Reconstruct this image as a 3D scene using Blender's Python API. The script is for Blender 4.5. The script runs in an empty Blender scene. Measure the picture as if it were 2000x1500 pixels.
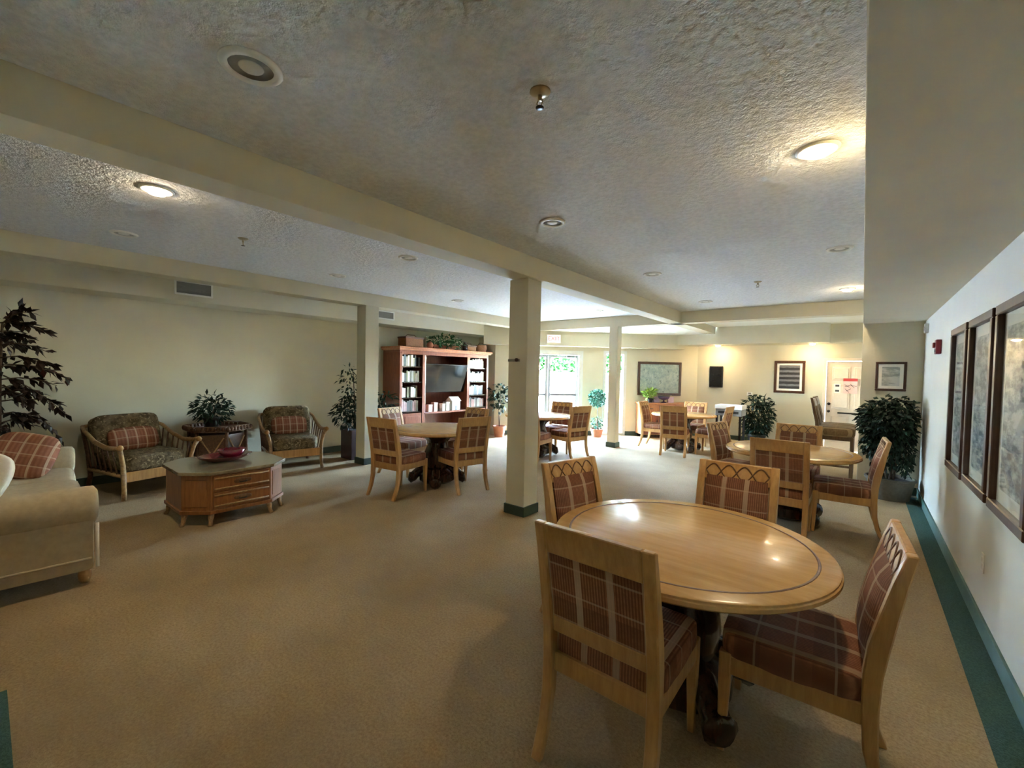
import bpy, bmesh, math, random
from mathutils import Vector, Matrix
random.seed(7)
PI = math.pi
S2 = math.sqrt(2)
scene = bpy.context.scene
COL = scene.collection

# ------------------------------------------------------------------ camera
YAW, PITCH, ROLL, FPX, HCAM = 0.681847, 0.0280896, -0.0210104, 843.07, 1.55
_f = Vector((-math.sin(YAW), math.cos(YAW), 0)); _r = Vector((math.cos(YAW), math.sin(YAW), 0)); _d = Vector((0, 0, -1))
_f2 = _f*math.cos(PITCH) + _d*math.sin(PITCH); _d2 = _d*math.cos(PITCH) - _f*math.sin(PITCH)
_r3 = _r*math.cos(ROLL) + _d2*math.sin(ROLL); _d3 = _d2*math.cos(ROLL) - _r*math.sin(ROLL)
cam = bpy.data.cameras.new('camera'); cam.sensor_width = 36; cam.lens = FPX/2000*36; cam.clip_start = 0.02; cam.clip_end = 300
cam_o = bpy.data.objects.new('camera', cam); COL.objects.link(cam_o)
m = Matrix.Identity(4)
for i in range(3):
    m[i][0] = _r3[i]; m[i][1] = -_d3[i]; m[i][2] = -_f2[i]
m[0][3], m[1][3], m[2][3] = 0, 0, HCAM
cam_o.matrix_world = m
scene.camera = cam_o

# ------------------------------------------------------------------ world, sun, exposure
W = bpy.data.worlds.new('world'); scene.world = W; W.use_nodes = True
wn = W.node_tree.nodes; wl = W.node_tree.links
sky = wn.new('ShaderNodeTexSky'); sky.sky_type = 'NISHITA'; sky.sun_disc = False
sky.sun_elevation = math.radians(48); sky.sun_rotation = math.radians(150); sky.air_density = 1.0; sky.dust_density = 0.5
wl.new(sky.outputs[0], wn['Background'].inputs[0]); wn['Background'].inputs[1].default_value = 20.0
sun = bpy.data.lights.new('sun', 'SUN'); sun.energy = 4.0; sun.angle = math.radians(1.0); sun.color = (1, 0.95, 0.88)
sun_o = bpy.data.objects.new('sun', sun); COL.objects.link(sun_o)
sun_o.rotation_euler = Vector((-0.90, 0.08, -0.90)).to_track_quat('-Z', 'Y').to_euler()
vs = scene.view_settings
vs.view_transform = 'Standard'; vs.look = 'None'; vs.gamma = 1.0; vs.use_curve_mapping = False
vs.exposure = 2.9
scene.cycles.use_denoising = True
scene.cycles.max_bounces = 10; scene.cycles.diffuse_bounces = 7; scene.cycles.transparent_max_bounces = 8
scene.cycles.sample_clamp_indirect = 8.0
scene.cycles.caustics_reflective = False; scene.cycles.caustics_refractive = False


def portal(name, u, w, h, z):
    L = bpy.data.lights.new(name, 'AREA'); L.shape = 'RECTANGLE'; L.size = w; L.size_y = h; L.cycles.is_portal = True
    o = bpy.data.objects.new(name, L); COL.objects.link(o)
    o.location = (DX0 + u/S2 - 0.06, DY0 + u/S2 + 0.06, z)
    o.rotation_euler = Vector((1, -1, 0)).to_track_quat('-Z', 'Z').to_euler()


DX0, DY0 = -7.0, 7.95          # start of the 45 degree wall
portal('door_portal', 1.32, 1.75, 2.1, 1.03)
portal('window_portal', 3.03, 0.55, 2.1, 1.06)

# ------------------------------------------------------------------ materials
MATS = {}


def lin(c):
    return tuple(((v/255)/12.92 if v/255 <= 0.04045 else ((v/255+0.055)/1.055)**2.4) for v in c)


class NT:
    def __init__(s, name):
        s.m = bpy.data.materials.new(name); s.m.use_nodes = True
        s.n = s.m.node_tree.nodes; s.l = s.m.node_tree.links
        s.b = s.n['Principled BSDF']; s.out = s.n['Material Output']
        MATS[name] = s.m

    def node(s, t, **kw):
        nd = s.n.new(t)
        for k, v in kw.items():
            setattr(nd, k, v)
        return nd

    def put(s, sock, v):
        if isinstance(v, bpy.types.NodeSocket):
            s.l.new(v, sock)
        else:
            sock.default_value = v

    def math(s, op, a, b=None):
        nd = s.node('ShaderNodeMath', operation=op); s.put(nd.inputs[0], a)
        if b is not None:
            s.put(nd.inputs[1], b)
        return nd.outputs[0]

    def mix(s, fac, a, b):
        nd = s.node('ShaderNodeMix', data_type='RGBA')
        s.put(nd.inputs[0], fac)
        s.put(nd.inputs[6], a if isinstance(a, bpy.types.NodeSocket) else (*a, 1))
        s.put(nd.inputs[7], b if isinstance(b, bpy.types.NodeSocket) else (*b, 1))
        return nd.outputs[2]

    def coord(s, kind='Object', scale=(1, 1, 1)):
        tc = s.node('ShaderNodeTexCoord'); mp = s.node('ShaderNodeMapping'); mp.inputs['Scale'].default_value = scale
        s.l.new(tc.outputs[kind], mp.inputs[0]); return mp.outputs[0]

    def noise(s, vec, scale, detail=3, rough=0.6):
        nd = s.node('ShaderNodeTexNoise'); nd.inputs['Scale'].default_value = scale
        nd.inputs['Detail'].default_value = detail; nd.inputs['Roughness'].default_value = rough
        s.l.new(vec, nd.inputs['Vector']); return nd.outputs[0]

    def ramp(s, fac, p0, c0, p1, c1):
        nd = s.node('ShaderNodeValToRGB'); e = nd.color_ramp.elements
        e[0].position = p0; e[0].color = (*c0, 1); e[1].position = p1; e[1].color = (*c1, 1)
        s.l.new(fac, nd.inputs[0]); return nd.outputs[0]

    def bump(s, h, strength, dist=0.01):
        nd = s.node('ShaderNodeBump'); nd.inputs['Strength'].default_value = strength; nd.inputs['Distance'].default_value = dist
        s.l.new(h, nd.inputs['Height']); s.l.new(nd.outputs[0], s.b.inputs['Normal'])

    def fin(s, col, rough=0.6, metal=0.0, coat=0.0, spec=None):
        s.put(s.b.inputs['Base Color'], col if isinstance(col, bpy.types.NodeSocket) else (*col, 1))
        s.b.inputs['Roughness'].default_value = rough; s.b.inputs['Metallic'].default_value = metal
        s.b.inputs['Coat Weight'].default_value = coat; s.b.inputs['Coat Roughness'].default_value = 0.08
        if spec is not None:
            s.b.inputs['Specular IOR Level'].default_value = spec
        return s.m


def plain(name, c, rough=0.6, metal=0.0, coat=0.0, var=0.12, sc=14, bump=0.0, bscale=60, spec=None, kind='Object'):
    t = NT(name); v = t.coord(kind)
    n = t.noise(v, sc)
    col = t.ramp(n, 0.3, tuple(x*(1-var) for x in c), 0.7, tuple(min(1, x*(1+var)) for x in c))
    if bump:
        t.bump(t.noise(v, bscale, 2), bump, 0.006)
    return t.fin(col, rough, metal, coat, spec)


def wood(name, c1, c2, rough=0.35, coat=0.2, scale=(14, 14, 1.6), sc=3.0, kind='Object'):
    t = NT(name); v = t.coord(kind, scale)
    n = t.noise(v, sc, 5, 0.65)
    col = t.ramp(n, 0.32, c1, 0.68, c2)
    return t.fin(col, rough, 0, coat)


def emis(name, c, k):
    t = NT(name); t.fin(c, 0.5); t.b.inputs['Emission Color'].default_value = (*c, 1); t.b.inputs['Emission Strength'].default_value = k
    return t.m


def plaid(name, axes, dark, mid, pale, pu, pv, wu, wv, fine=90.0, ou=0.0, ov=0.0):
    t = NT(name); tc = t.node('ShaderNodeTexCoord'); sp = t.node('ShaderNodeSeparateXYZ'); t.l.new(tc.outputs['Object'], sp.inputs[0])
    u, v = sp.outputs[axes[0]], sp.outputs[axes[1]]

    def band(c, p, w, o):
        fr = t.math('FRACT', t.math('ADD', t.math('DIVIDE', c, p), 40.5+o))
        d = t.math('ABSOLUTE', t.math('SUBTRACT', fr, 0.5))
        return t.math('LESS_THAN', d, w/p/2)
    st = t.math('ADD', t.math('MULTIPLY', t.math('SINE', t.math('MULTIPLY', u, fine*2*PI/2)), 0.5), 0.5)
    nz = t.noise(t.coord(), 45, 2)
    st2 = t.math('MULTIPLY', st, t.math('MULTIPLY', nz, 1.6))
    base = t.mix(st2, dark, mid)
    blk = t.math('MULTIPLY', band(v, pv*2, pv*0.7, ov+0.3), 0.35)
    base = t.mix(blk, base, tuple(x*0.55 for x in dark))
    bu = t.math('MULTIPLY', band(u, pu, wu, ou), 0.62)
    bv = t.math('MULTIPLY', band(v, pv, wv, ov), 0.40)
    c = t.mix(bu, base, pale); c = t.mix(bv, c, pale)
    t.bump(t.noise(t.coord(), 300, 1), 0.25, 0.003)
    return t.fin(c, 0.9, 0, 0, 0.2)


# walls, ceilings
plain('paint', (0.595, 0.55, 0.415), 0.75, var=0.03, sc=2, bump=0.12, bscale=55)
plain('paint_white', (0.74, 0.745, 0.68), 0.6, var=0.03, sc=2, bump=0.10, bscale=55)
t = NT('ceiling_texture'); v = t.coord()
n = t.noise(v, 26, 3, 0.7)
t.bump(n, 0.9, 0.02); t.fin(t.ramp(n, 0.35, (0.59, 0.605, 0.61), 0.65, (0.70, 0.715, 0.725)), 0.85)
t = NT('carpet'); v = t.coord()
n1 = t.noise(v, 70, 4, 0.8); n2 = t.noise(v, 0.9, 4, 0.6); vs2 = t.coord('Object', (5, 22, 1)); n3 = t.noise(vs2, 1.6, 4, 0.7)
c = t.ramp(n1, 0.3, (0.23, 0.148, 0.068), 0.7, (0.53, 0.385, 0.22))
n2c = t.node('ShaderNodeMapRange'); t.l.new(n2, n2c.inputs[0]); n2c.inputs[1].default_value = 0.36; n2c.inputs[2].default_value = 0.66; n2c.inputs[4].default_value = 0.55
c = t.mix(n2c.outputs[0], c, (0.17, 0.105, 0.045))
c = t.mix(t.math('MULTIPLY', n3, 0.30), c, (0.44, 0.34, 0.21))
t.bump(n1, 0.6, 0.012); t.fin(c, 0.97, 0, 0, 0.1)
t = NT('carpet_green'); v = t.coord(); n1 = t.noise(v, 130, 2, 0.7)
t.bump(n1, 0.6, 0.012); t.fin(t.ramp(n1, 0.3, (0.035, 0.075, 0.062), 0.7, (0.075, 0.135, 0.115)), 0.97, 0, 0, 0.1)
plain('baseboard_green', (0.045, 0.075, 0.058), 0.6, var=0.1)
plain('baseboard_teal', (0.085, 0.165, 0.145), 0.55, var=0.1)
# furniture
wood('maple', (0.40, 0.200, 0.060), (0.55, 0.305, 0.105), 0.42, 0.05)
wood('maple_top', (0.53, 0.295, 0.095), (0.65, 0.385, 0.145), 0.24, 0.12, (1.2, 9, 1))
wood('groove', (0.12, 0.05, 0.015), (0.18, 0.085, 0.03), 0.4, 0.1)
wood('dark_wood', (0.022, 0.010, 0.007), (0.055, 0.024, 0.014), 0.25, 0.4)
wood('cherry', (0.15, 0.035, 0.018), (0.26, 0.075, 0.035), 0.32, 0.3)
wood('cherry_light', (0.34, 0.11, 0.045), (0.48, 0.19, 0.08), 0.35, 0.2)
wood('oak', (0.20, 0.070, 0.015), (0.31, 0.120, 0.030), 0.5, 0.03)
wood('sideboard_wood', (0.36, 0.13, 0.045), (0.48, 0.2, 0.07), 0.4, 0.2)
wood('walnut', (0.10, 0.055, 0.024), (0.17, 0.10, 0.045), 0.4, 0.1)
plain('rattan', (0.36, 0.21, 0.085), 0.45, var=0.35, sc=40, bump=0.4, bscale=120)
plain('rattan_dark', (0.12, 0.055, 0.025), 0.5, var=0.4, sc=50, bump=0.5, bscale=120)
plain('wicker', (0.30, 0.13, 0.05), 0.7, var=0.5, sc=90, bump=0.8, bscale=140)
DK, MD, PL = (0.16, 0.062, 0.032), (0.34, 0.148, 0.078), (0.52, 0.37, 0.245)
plaid('plaid_back', (0, 2), DK, MD, PL, 0.135, 0.115, 0.028, 0.008, 170, 0.5, 0.0)
plaid('plaid_seat', (0, 1), DK, MD, PL, 0.135, 0.13, 0.028, 0.008, 170, 0.5, 0.2)
plaid('stripe_seat', (0, 1), (0.11, 0.065, 0.030), (0.20, 0.125, 0.06), (0.40, 0.28, 0.15), 0.075, 0.4, 0.02, 0.004, 120)
plaid('plaid_pillow', (0, 2), (0.25, 0.098, 0.056), (0.35, 0.15, 0.09), (0.62, 0.45, 0.32), 0.10, 0.10, 0.016, 0.010, 60)
plain('cream_fabric', (0.44, 0.35, 0.225), 0.9, var=0.08, sc=25, bump=0.3, bscale=300, spec=0.2)
plain('white_fabric', (0.72, 0.66, 0.54), 0.9, var=0.05, sc=25, bump=0.3, bscale=300, spec=0.2)
t = NT('floral'); v = t.coord()
n = t.noise(v, 13, 5, 0.75); n2 = t.noise(v, 34, 3, 0.6)
c = t.ramp(n, 0.40, (0.075, 0.056, 0.030), 0.60, (0.215, 0.160, 0.088))
c = t.mix(t.math('GREATER_THAN', n2, 0.60), c, (0.34, 0.265, 0.155)); t.fin(c, 0.92, 0, 0, 0.2)
t = NT('marble_top'); v = t.coord(); n = t.noise(v, 9, 6, 0.75)
t.fin(t.ramp(n, 0.35, (0.16, 0.118, 0.062), 0.65, (0.27, 0.215, 0.125)), 0.22, 0, 0.3)
plain('red_glass', (0.13, 0.003, 0.012), 0.08, coat=0.6, var=0.15)
plain('maroon', (0.030, 0.006, 0.007), 0.4, coat=0.2, var=0.2)
plain('black', (0.010, 0.010, 0.011), 0.45, var=0.1)
plain('tv_screen', (0.012, 0.013, 0.016), 0.10, var=0.05)
plain('grey_plastic', (0.28, 0.29, 0.31), 0.5, var=0.05)
plain('white_plastic', (0.75, 0.74, 0.70), 0.45, var=0.03)
plain('fixture_white', (0.72, 0.70, 0.64), 0.5, var=0.03)
plain('fixture_grey', (0.23, 0.225, 0.20), 0.5, var=0.05)
plain('fixture_mid', (0.42, 0.41, 0.37), 0.5, var=0.05)
plain('brass', (0.42, 0.36, 0.24), 0.3, 0.9, var=0.1)
plain('dark_metal', (0.05, 0.045, 0.04), 0.35, 0.8, var=0.1)
plain('alarm_red', (0.22, 0.008, 0.012), 0.4, var=0.08)
plain('sign_red', (0.55, 0.06, 0.06), 0.5, var=0.05)
plain('sign_pink', (0.78, 0.50, 0.44), 0.5, var=0.03)
plain('paper', (0.82, 0.78, 0.70), 0.7, var=0.03)
plain('ink', (0.05, 0.05, 0.055), 0.6, var=0.05)
plain('door_paint', (0.72, 0.60, 0.48), 0.5, var=0.03)
plain('door_frame_grey', (0.42, 0.44, 0.45), 0.45, var=0.04)
plain('window_frame', (0.62, 0.62, 0.60), 0.45, var=0.04)
plain('soil', (0.02, 0.013, 0.008), 0.95, var=0.3, sc=80)
plain('bark', (0.10, 0.065, 0.04), 0.85, var=0.3, sc=60)
plain('stone_pot', (0.12, 0.10, 0.068), 0.7, var=0.2, sc=30)
plain('terracotta', (0.36, 0.13, 0.06), 0.7, var=0.15)
plain('grey_pot', (0.20, 0.19, 0.17), 0.6, var=0.15)
plain('purple', (0.07, 0.03, 0.10), 0.3, var=0.2)
plain('lilac', (0.52, 0.42, 0.60), 0.6, var=0.1)
plain('pinkish', (0.60, 0.40, 0.37), 0.7, var=0.2, sc=30)
plain('offwhite', (0.66, 0.63, 0.57), 0.6, var=0.06)
plain('outdoor_white', (0.62, 0.62, 0.60), 0.8, var=0.03, sc=3)
plain('concrete', (0.50, 0.495, 0.48), 0.9, var=0.08, sc=5)


def leafmat(name, a, b, rough=0.55):
    t = NT(name); g = t.node('ShaderNodeNewGeometry'); oi = t.node('ShaderNodeObjectInfo')
    r = t.math('FRACT', t.math('ADD', g.outputs['Random Per Island'], oi.outputs['Random']))
    t.fin(t.ramp(r, 0.0, a, 1.0, b), rough, 0, 0, 0.22)


leafmat('leaf_dark', (0.005, 0.016, 0.010), (0.018, 0.045, 0.026))
leafmat('leaf_purple', (0.014, 0.012, 0.009), (0.055, 0.030, 0.022))
leafmat('leaf_red', (0.035, 0.010, 0.008), (0.085, 0.022, 0.014))
leafmat('leaf_green', (0.018, 0.075, 0.025), (0.06, 0.17, 0.06))
leafmat('leaf_teal', (0.02, 0.10, 0.06), (0.06, 0.22, 0.13))
leafmat('leaf_lime', (0.16, 0.26, 0.04), (0.34, 0.44, 0.10))
leafmat('leaf_sun', (0.003, 0.020, 0.003), (0.014, 0.050, 0.010), 0.9)
MATS['leaf_sun'].node_tree.nodes['Principled BSDF'].inputs['Specular IOR Level'].default_value = 0.0
BOOKC = {'white': (0.62, 0.62, 0.60), 'pale grey': (0.36, 0.37, 0.38), 'black': (0.014, 0.015, 0.018), 'slate blue': (0.05, 0.075, 0.10),
         'olive': (0.13, 0.12, 0.06), 'dull pink': (0.36, 0.22, 0.21), 'dark green': (0.03, 0.06, 0.05)}
for k, c in BOOKC.items():
    plain('book_'+k, c, 0.5, var=0.1, sc=20)
# thin clear pane
t = NT('clear_pane')
tr = t.node('ShaderNodeBsdfTransparent'); gl = t.node('ShaderNodeBsdfGlossy'); gl.inputs['Roughness'].default_value = 0.02
lw = t.node('ShaderNodeLayerWeight'); lw.inputs[0].default_value = 0.5
fr_s = t.math('ADD', t.math('MULTIPLY', t.math('POWER', lw.outputs['Facing'], 5.0), 0.45), 0.03); mx = t.node('ShaderNodeMixShader')
tr.inputs[0].default_value = (0.96, 0.98, 0.98, 1)
t.l.new(fr_s, mx.inputs[0]); t.l.new(tr.outputs[0], mx.inputs[1]); t.l.new(gl.outputs[0], mx.inputs[2]); t.l.new(mx.outputs[0], t.out.inputs[0])
emis('lamp_on', (1.0, 0.80, 0.52), 34)
emis('lamp_far', (1.0, 0.74, 0.42), 60)
emis('exit_face', (0.95, 0.62, 0.55), 0.25)


def picture(name, axes, kind):
    t = NT(name); v = t.coord()
    if kind == 'leaves':
        n = t.noise(v, 9, 5, 0.75); w = t.node('ShaderNodeTexWave'); w.inputs['Scale'].default_value = 5; w.inputs['Distortion'].default_value = 9
        t.l.new(v, w.inputs[0])
        c = t.ramp(n, 0.35, (0.17, 0.25, 0.25), 0.62, (0.46, 0.53, 0.46)); c = t.mix(t.math('MULTIPLY', w.outputs[1], 0.5), c, (0.30, 0.38, 0.37))
        c = t.mix(t.math('GREATER_THAN', t.noise(v, 16, 3), 0.66), c, (0.12, 0.17, 0.16))
    elif kind == 'list':
        sp = t.node('ShaderNodeSeparateXYZ'); t.l.new(v, sp.inputs[0])
        s_ = t.math('SINE', t.math('MULTIPLY', sp.outputs[2], 60)); n = t.noise(t.coord('Object', (6, 1, 30)), 2, 4)
        c = t.ramp(t.math('MULTIPLY', t.math('ADD', s_, 1.0), n), 0.35, (0.025, 0.025, 0.032), 0.85, (0.15, 0.15, 0.17))
    else:
        n = t.noise(t.coord('Object', (3, 3, 7)), 1.8, 6, 0.7)
        a, b = {'grey': ((0.30, 0.31, 0.30), (0.60, 0.60, 0.56)), 'scene': ((0.09, 0.10, 0.11), (0.48, 0.47, 0.45)),
                'scene2': ((0.10, 0.12, 0.15), (0.52, 0.51, 0.49)), 'scene3': ((0.12, 0.125, 0.13), (0.56, 0.53, 0.46))}[kind]
        c = t.ramp(n, 0.42, a, 0.58, b)
    t.fin(c, 0.5)


for k in ('leaves', 'list', 'grey', 'scene', 'scene2', 'scene3'):
    picture('print_'+k, (0, 2), k)

# ------------------------------------------------------------------ mesh helpers


class MB:
    def __init__(s):
        s.v = []; s.f = []

    def add(s, vs, fs):
        o = len(s.v); s.v += [tuple(p) for p in vs]; s.f += [tuple(i+o for i in q) for q in fs]; return s

    def box(s, x0, x1, y0, y1, z0, z1, M=None):
        P = [(x, y, z) for z in (z0, z1) for y in (y0, y1) for x in (x0, x1)]
        if M is not None:
            P = [M @ Vector(p) for p in P]
        return s.add(P, [(0, 2, 3, 1), (4, 5, 7, 6), (0, 1, 5, 4), (2, 6, 7, 3), (0, 4, 6, 2), (1, 3, 7, 5)])

    def prism(s, poly, z0, z1, M=None):
        n = len(poly); P = [Vector((x, y, z0)) for x, y in poly]+[Vector((x, y, z1)) for x, y in poly]
        if M is not None:
            P = [M @ p for p in P]
        return s.add(P, [tuple(range(n-1, -1, -1)), tuple(range(n, 2*n))]+[(i, (i+1) % n, n+(i+1) % n, n+i) for i in range(n)])

    def lathe(s, prof, seg=24, c=(0, 0, 0), sx=1.0, sy=1.0, M=None):
        n = len(prof); P = []
        for r, z in prof:
            for k in range(seg):
                a = 2*PI*k/seg; p = Vector((c[0]+r*sx*math.cos(a), c[1]+r*sy*math.sin(a), c[2]+z)); P.append(M @ p if M is not None else p)
        F = []
        for i in range(n-1):
            for k in range(seg):
                k2 = (k+1) % seg; F.append((i*seg+k, i*seg+k2, (i+1)*seg+k2, (i+1)*seg+k))
        if prof[0][0] > 1e-6:
            F.append(tuple(range(seg-1, -1, -1)))
        if prof[-1][0] > 1e-6:
            F.append(tuple((n-1)*seg+k for k in range(seg)))
        return s.add(P, F)

    def tube(s, pts, rad, seg=8, cap=True):
        pts = [Vector(p) for p in pts]; n = len(pts)
        if not isinstance(rad, (list, tuple)):
            rad = [rad]*n
        P = []; up = None
        for i, p in enumerate(pts):
            d = (pts[min(i+1, n-1)]-pts[max(i-1, 0)]).normalized()
            if up is None:
                up = Vector((0, 0, 1)) if abs(d.z) < 0.9 else Vector((1, 0, 0))
            a = d.cross(up).normalized(); b = a.cross(d).normalized(); up = b
            for k in range(seg):
                t = 2*PI*k/seg; P.append(p+a*(rad[i]*math.cos(t))+b*(rad[i]*math.sin(t)))
        F = [(i*seg+k, i*seg+(k+1) % seg, (i+1)*seg+(k+1) % seg, (i+1)*seg+k) for i in range(n-1) for k in range(seg)]
        if cap:
            F += [tuple(range(seg-1, -1, -1)), tuple((n-1)*seg+k for k in range(seg))]
        return s.add(P, F)

    def sweep_yz(s, path, x0, x1, th):
        """bar between x0 and x1 that follows a (y,z) path with thickness th[i] in y"""
        n = len(path); P = []
        for (y, z), h in zip(path, th):
            P += [(x0, y-h/2, z), (x1, y-h/2, z), (x1, y+h/2, z), (x0, y+h/2, z)]
        F = [(3, 2, 1, 0), tuple(4*(n-1)+k for k in range(4))]
        for i in range(n-1):
            for k in range(4):
                k2 = (k+1) % 4; F.append((4*i+k, 4*i+k2, 4*i+4+k2, 4*i+4+k))
        return s.add(P, F)

    def cushion(s, w, d, h, e=0.35, nu=20, nv=12, c=(0, 0, 0), M=None, pinch=0.0):
        """rounded box (superellipsoid); pinch makes pillow corners"""
        P = []; F = []

        def sg(x, p):
            return math.copysign(abs(x)**p, x)
        for j in range(nv+1):
            ph = -PI/2+PI*j/nv
            for i in range(nu):
                th = 2*PI*i/nu
                cx, sx_ = sg(math.cos(th), e), sg(math.sin(th), e)
                cp, sp_ = sg(math.cos(ph), e if not pinch else 0.75), sg(math.sin(ph), e if not pinch else 0.9)
                x, y, z = cp*cx, cp*sx_, sp_
                if pinch:
                    q = 1-pinch*(x*x*y*y); z *= q
                p = Vector((c[0]+x*w/2, c[1]+y*d/2, c[2]+z*h/2))
                P.append(M @ p if M is not None else p)
        for j in range(nv):
            for i in range(nu):
                i2 = (i+1) % nu; F.append((j*nu+i, j*nu+i2, (j+1)*nu+i2, (j+1)*nu+i))
        return s.add(P, F)

    def leaf(s, p, d, nrm, L, Wd):
        d = d.normalized(); a = d.cross(nrm)
        if a.length < 1e-4:
            a = d.cross(Vector((1, 0, 0)))
        a.normalize(); nn = a.cross(d)
        mid = p+d*(L*0.5)+nn*(L*0.06); tip = p+d*L-nn*(L*0.12)
        return s.add([p, mid+a*(Wd/2)-nn*(Wd*0.12), tip, mid-a*(Wd/2)-nn*(Wd*0.12), mid], [(0, 1, 4), (1, 2, 4), (2, 3, 4), (3, 0, 4)])

    def mesh(s, name, mat, smooth=False, bevel=0.0, seg=2):
        me = bpy.data.meshes.new(name); bm = bmesh.new()
        bv = [bm.verts.new(p) for p in s.v]
        for f in s.f:
            try:
                bm.faces.new([bv[i] for i in f])
            except ValueError:
                pass
        bmesh.ops.remove_doubles(bm, verts=bm.verts, dist=1e-6)
        bmesh.ops.recalc_face_normals(bm, faces=bm.faces)
        if bevel:
            es = [e for e in bm.edges if len(e.link_faces) == 2 and e.calc_face_angle(0) > 0.6]
            bmesh.ops.bevel(bm, geom=es, offset=bevel, segments=seg, affect='EDGES', profile=0.6, clamp_overlap=True)
        bm.to_mesh(me); bm.free()
        me.materials.append(MATS[mat])
        if smooth:
            for p in me.polygons:
                p.use_smooth = True
            if smooth == 'auto':
                try:
                    me.set_sharp_from_angle(angle=0.7)
                except Exception:
                    pass
        return me

    def build(s, name, mat, parent=None, smooth=False, bevel=0.0, seg=2):
        o = bpy.data.objects.new(name, s.mesh(name, mat, smooth, bevel, seg)); COL.objects.link(o)
        if parent is not None:
            o.parent = parent
        return o


def tag(o, label=None, cat=None, group=None, kind=None):
    if label: o['label'] = label
    if cat: o['category'] = cat
    if group: o['group'] = group
    if kind: o['kind'] = kind
    return o


def thing(name, label, cat, loc=(0, 0, 0), rz=0.0, group=None):
    o = bpy.data.objects.new(name, None); o.empty_display_size = 0.1; COL.objects.link(o)
    o.location = loc; o.rotation_euler = (0, 0, rz); return tag(o, label, cat, group)


def copy_tree(o, parent=None):
    c = o.copy(); COL.objects.link(c); c.parent = parent
    for ch in list(o.children):
        copy_tree(ch, c)
    return c


def struct(name, mb, mat, parent=None, bevel=0.0, smooth=False):
    o = mb.build(name, mat, parent, smooth, bevel)
    if parent is None:
        o['kind'] = 'structure'
    return o


def dm(u=0.0, v=0.0, z=0.0):
    """frame on the 45 degree wall: x along the wall, y into the room"""
    return Matrix.Translation((DX0+u/S2+v/S2, DY0+u/S2-v/S2, z)) @ Matrix.Rotation(PI/4, 4, 'Z') @ Matrix.Diagonal((1, -1, 1, 1))


# ------------------------------------------------------------------ the room
XR, XL, YB, YF = 0.624, -7.55, -1.6, 11.64
ZC, ZB, ZS = 2.76, 2.545, 2.335
XB0, XB1 = -2.96, -2.72
struct('floor', MB().box(XL-0.2, XR+0.2, YB-0.2, YF+0.2, -0.06, 0), 'carpet')
g = MB().box(0.475, XR, YB, 7.75, 0, 0.003)
struct('floor_border_wall', g, 'carpet_green')
g = MB().box(-2.2, 0.475, -0.13, 0.03, 0, 0.003) if False else MB().box(-3.08, -1.15, -0.10, 0.066, 0, 0.003).box(-3.08, -2.93, -1.6, -0.10, 0, 0.003)
struct('floor_border_pier', g, 'carpet_green')
struct('ceiling', MB().box(XL-0.2, XR+0.2, YB-0.2, 8.6, ZC, ZC+0.1), 'ceiling_texture')
struct('ceiling_lobby', MB().prism([(XL-0.2, 8.62), (XB0, 8.62), (XB0, YF+0.2), (XL-0.2, YF+0.2)], ZB, ZC), 'paint_white')
struct('ceiling_recess', MB().box(XB1, XR+0.2, 8.62, YF+0.2, 2.70, 2.85), 'paint_white')
struct('wall_right', MB().box(XR, XR+0.15, YB-0.2, YF+0.2, 0, ZC), 'paint_white')
struct('wall_left', MB().box(XL-0.15, XL, YB-0.2, 8.1, 0, ZC), 'paint')
struct('wall_left_return', MB().box(XL, DX0, 7.95, 8.1, 0, ZC), 'paint')
wb = MB().box(XL-0.15, XR, YB-0.15, YB, 0, ZC)
struct('wall_back', wb, 'paint')
struct('wall_pier', MB().box(-2.93, -1.15, -1.6, -0.10, 0, ZB), 'paint', bevel=0.006)
# far wall with the door opening
struct('wall_far', MB().box(-3.5, -0.62, YF, YF+0.15, 0, ZC).box(0.29, XR, YF, YF+0.15, 0, ZC).box(-0.62, 0.29, YF, YF+0.15, 1.93, ZC), 'paint')
struct('wall_end', MB().box(-0.02, XR, 7.9, 8.05, 0, ZC), 'paint', bevel=0.006)
# 45 degree wall with a french door and a side window
UL = 3.69*S2
DW0, DW1, DWT = 0.48, 2.14, 2.05
SW0, SW1, SWB, SWT = 2.77, 3.28, 0.04, 2.08
M0 = dm()
wd = MB()
for a, b, z0, z1 in ((0, DW0, 0, ZC), (DW0, DW1, DWT, ZC), (DW1, SW0, 0, ZC), (SW0, SW1, 0, SWB), (SW0, SW1, SWT, ZC), (SW1, UL+0.1, 0, ZC)):
    wd.box(a, b, -0.13, 0, z0, z1, M0)
struct('wall_windows', wd, 'paint')
# beams, columns, soffits
struct('beam_main', MB().box(XB0, XB1, YB, 10.9, ZB, ZC), 'paint', bevel=0.004)
struct('beam_left', MB().box(-6.43, -6.18, YB, 8.42, 2.565, ZC), 'paint', bevel=0.004)
struct('beam_cross', MB().box(XL, -0.02, 8.42, 8.67, ZB, ZC), 'paint', bevel=0.004)
struct('soffit_left', MB().box(XL, -7.0, YB, 7.95, 2.40, ZC), 'paint', bevel=0.004)
struct('soffit_right', MB().box(-0.02, XR, YB, 7.9, ZS, ZC), 'paint', bevel=0.004)
struct('soffit_windows', MB().box(-0.3, 4.72, 0, 0.3, 2.20, ZC, M0), 'paint', bevel=0.004)
arc = [(-0.78+0.22*math.sin(a), 10.92+0.22*(1-math.cos(a))) for a in [PI/2*i/8 for i in range(9)]]
sf = [(-3.6, YF), (-3.6, 10.92)]+arc+[(-0.56, 11.30), (XR, 11.30), (XR, YF)]
struct('soffit_far', MB().prism(sf, 2.30, 2.72), 'paint', smooth='auto')


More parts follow.
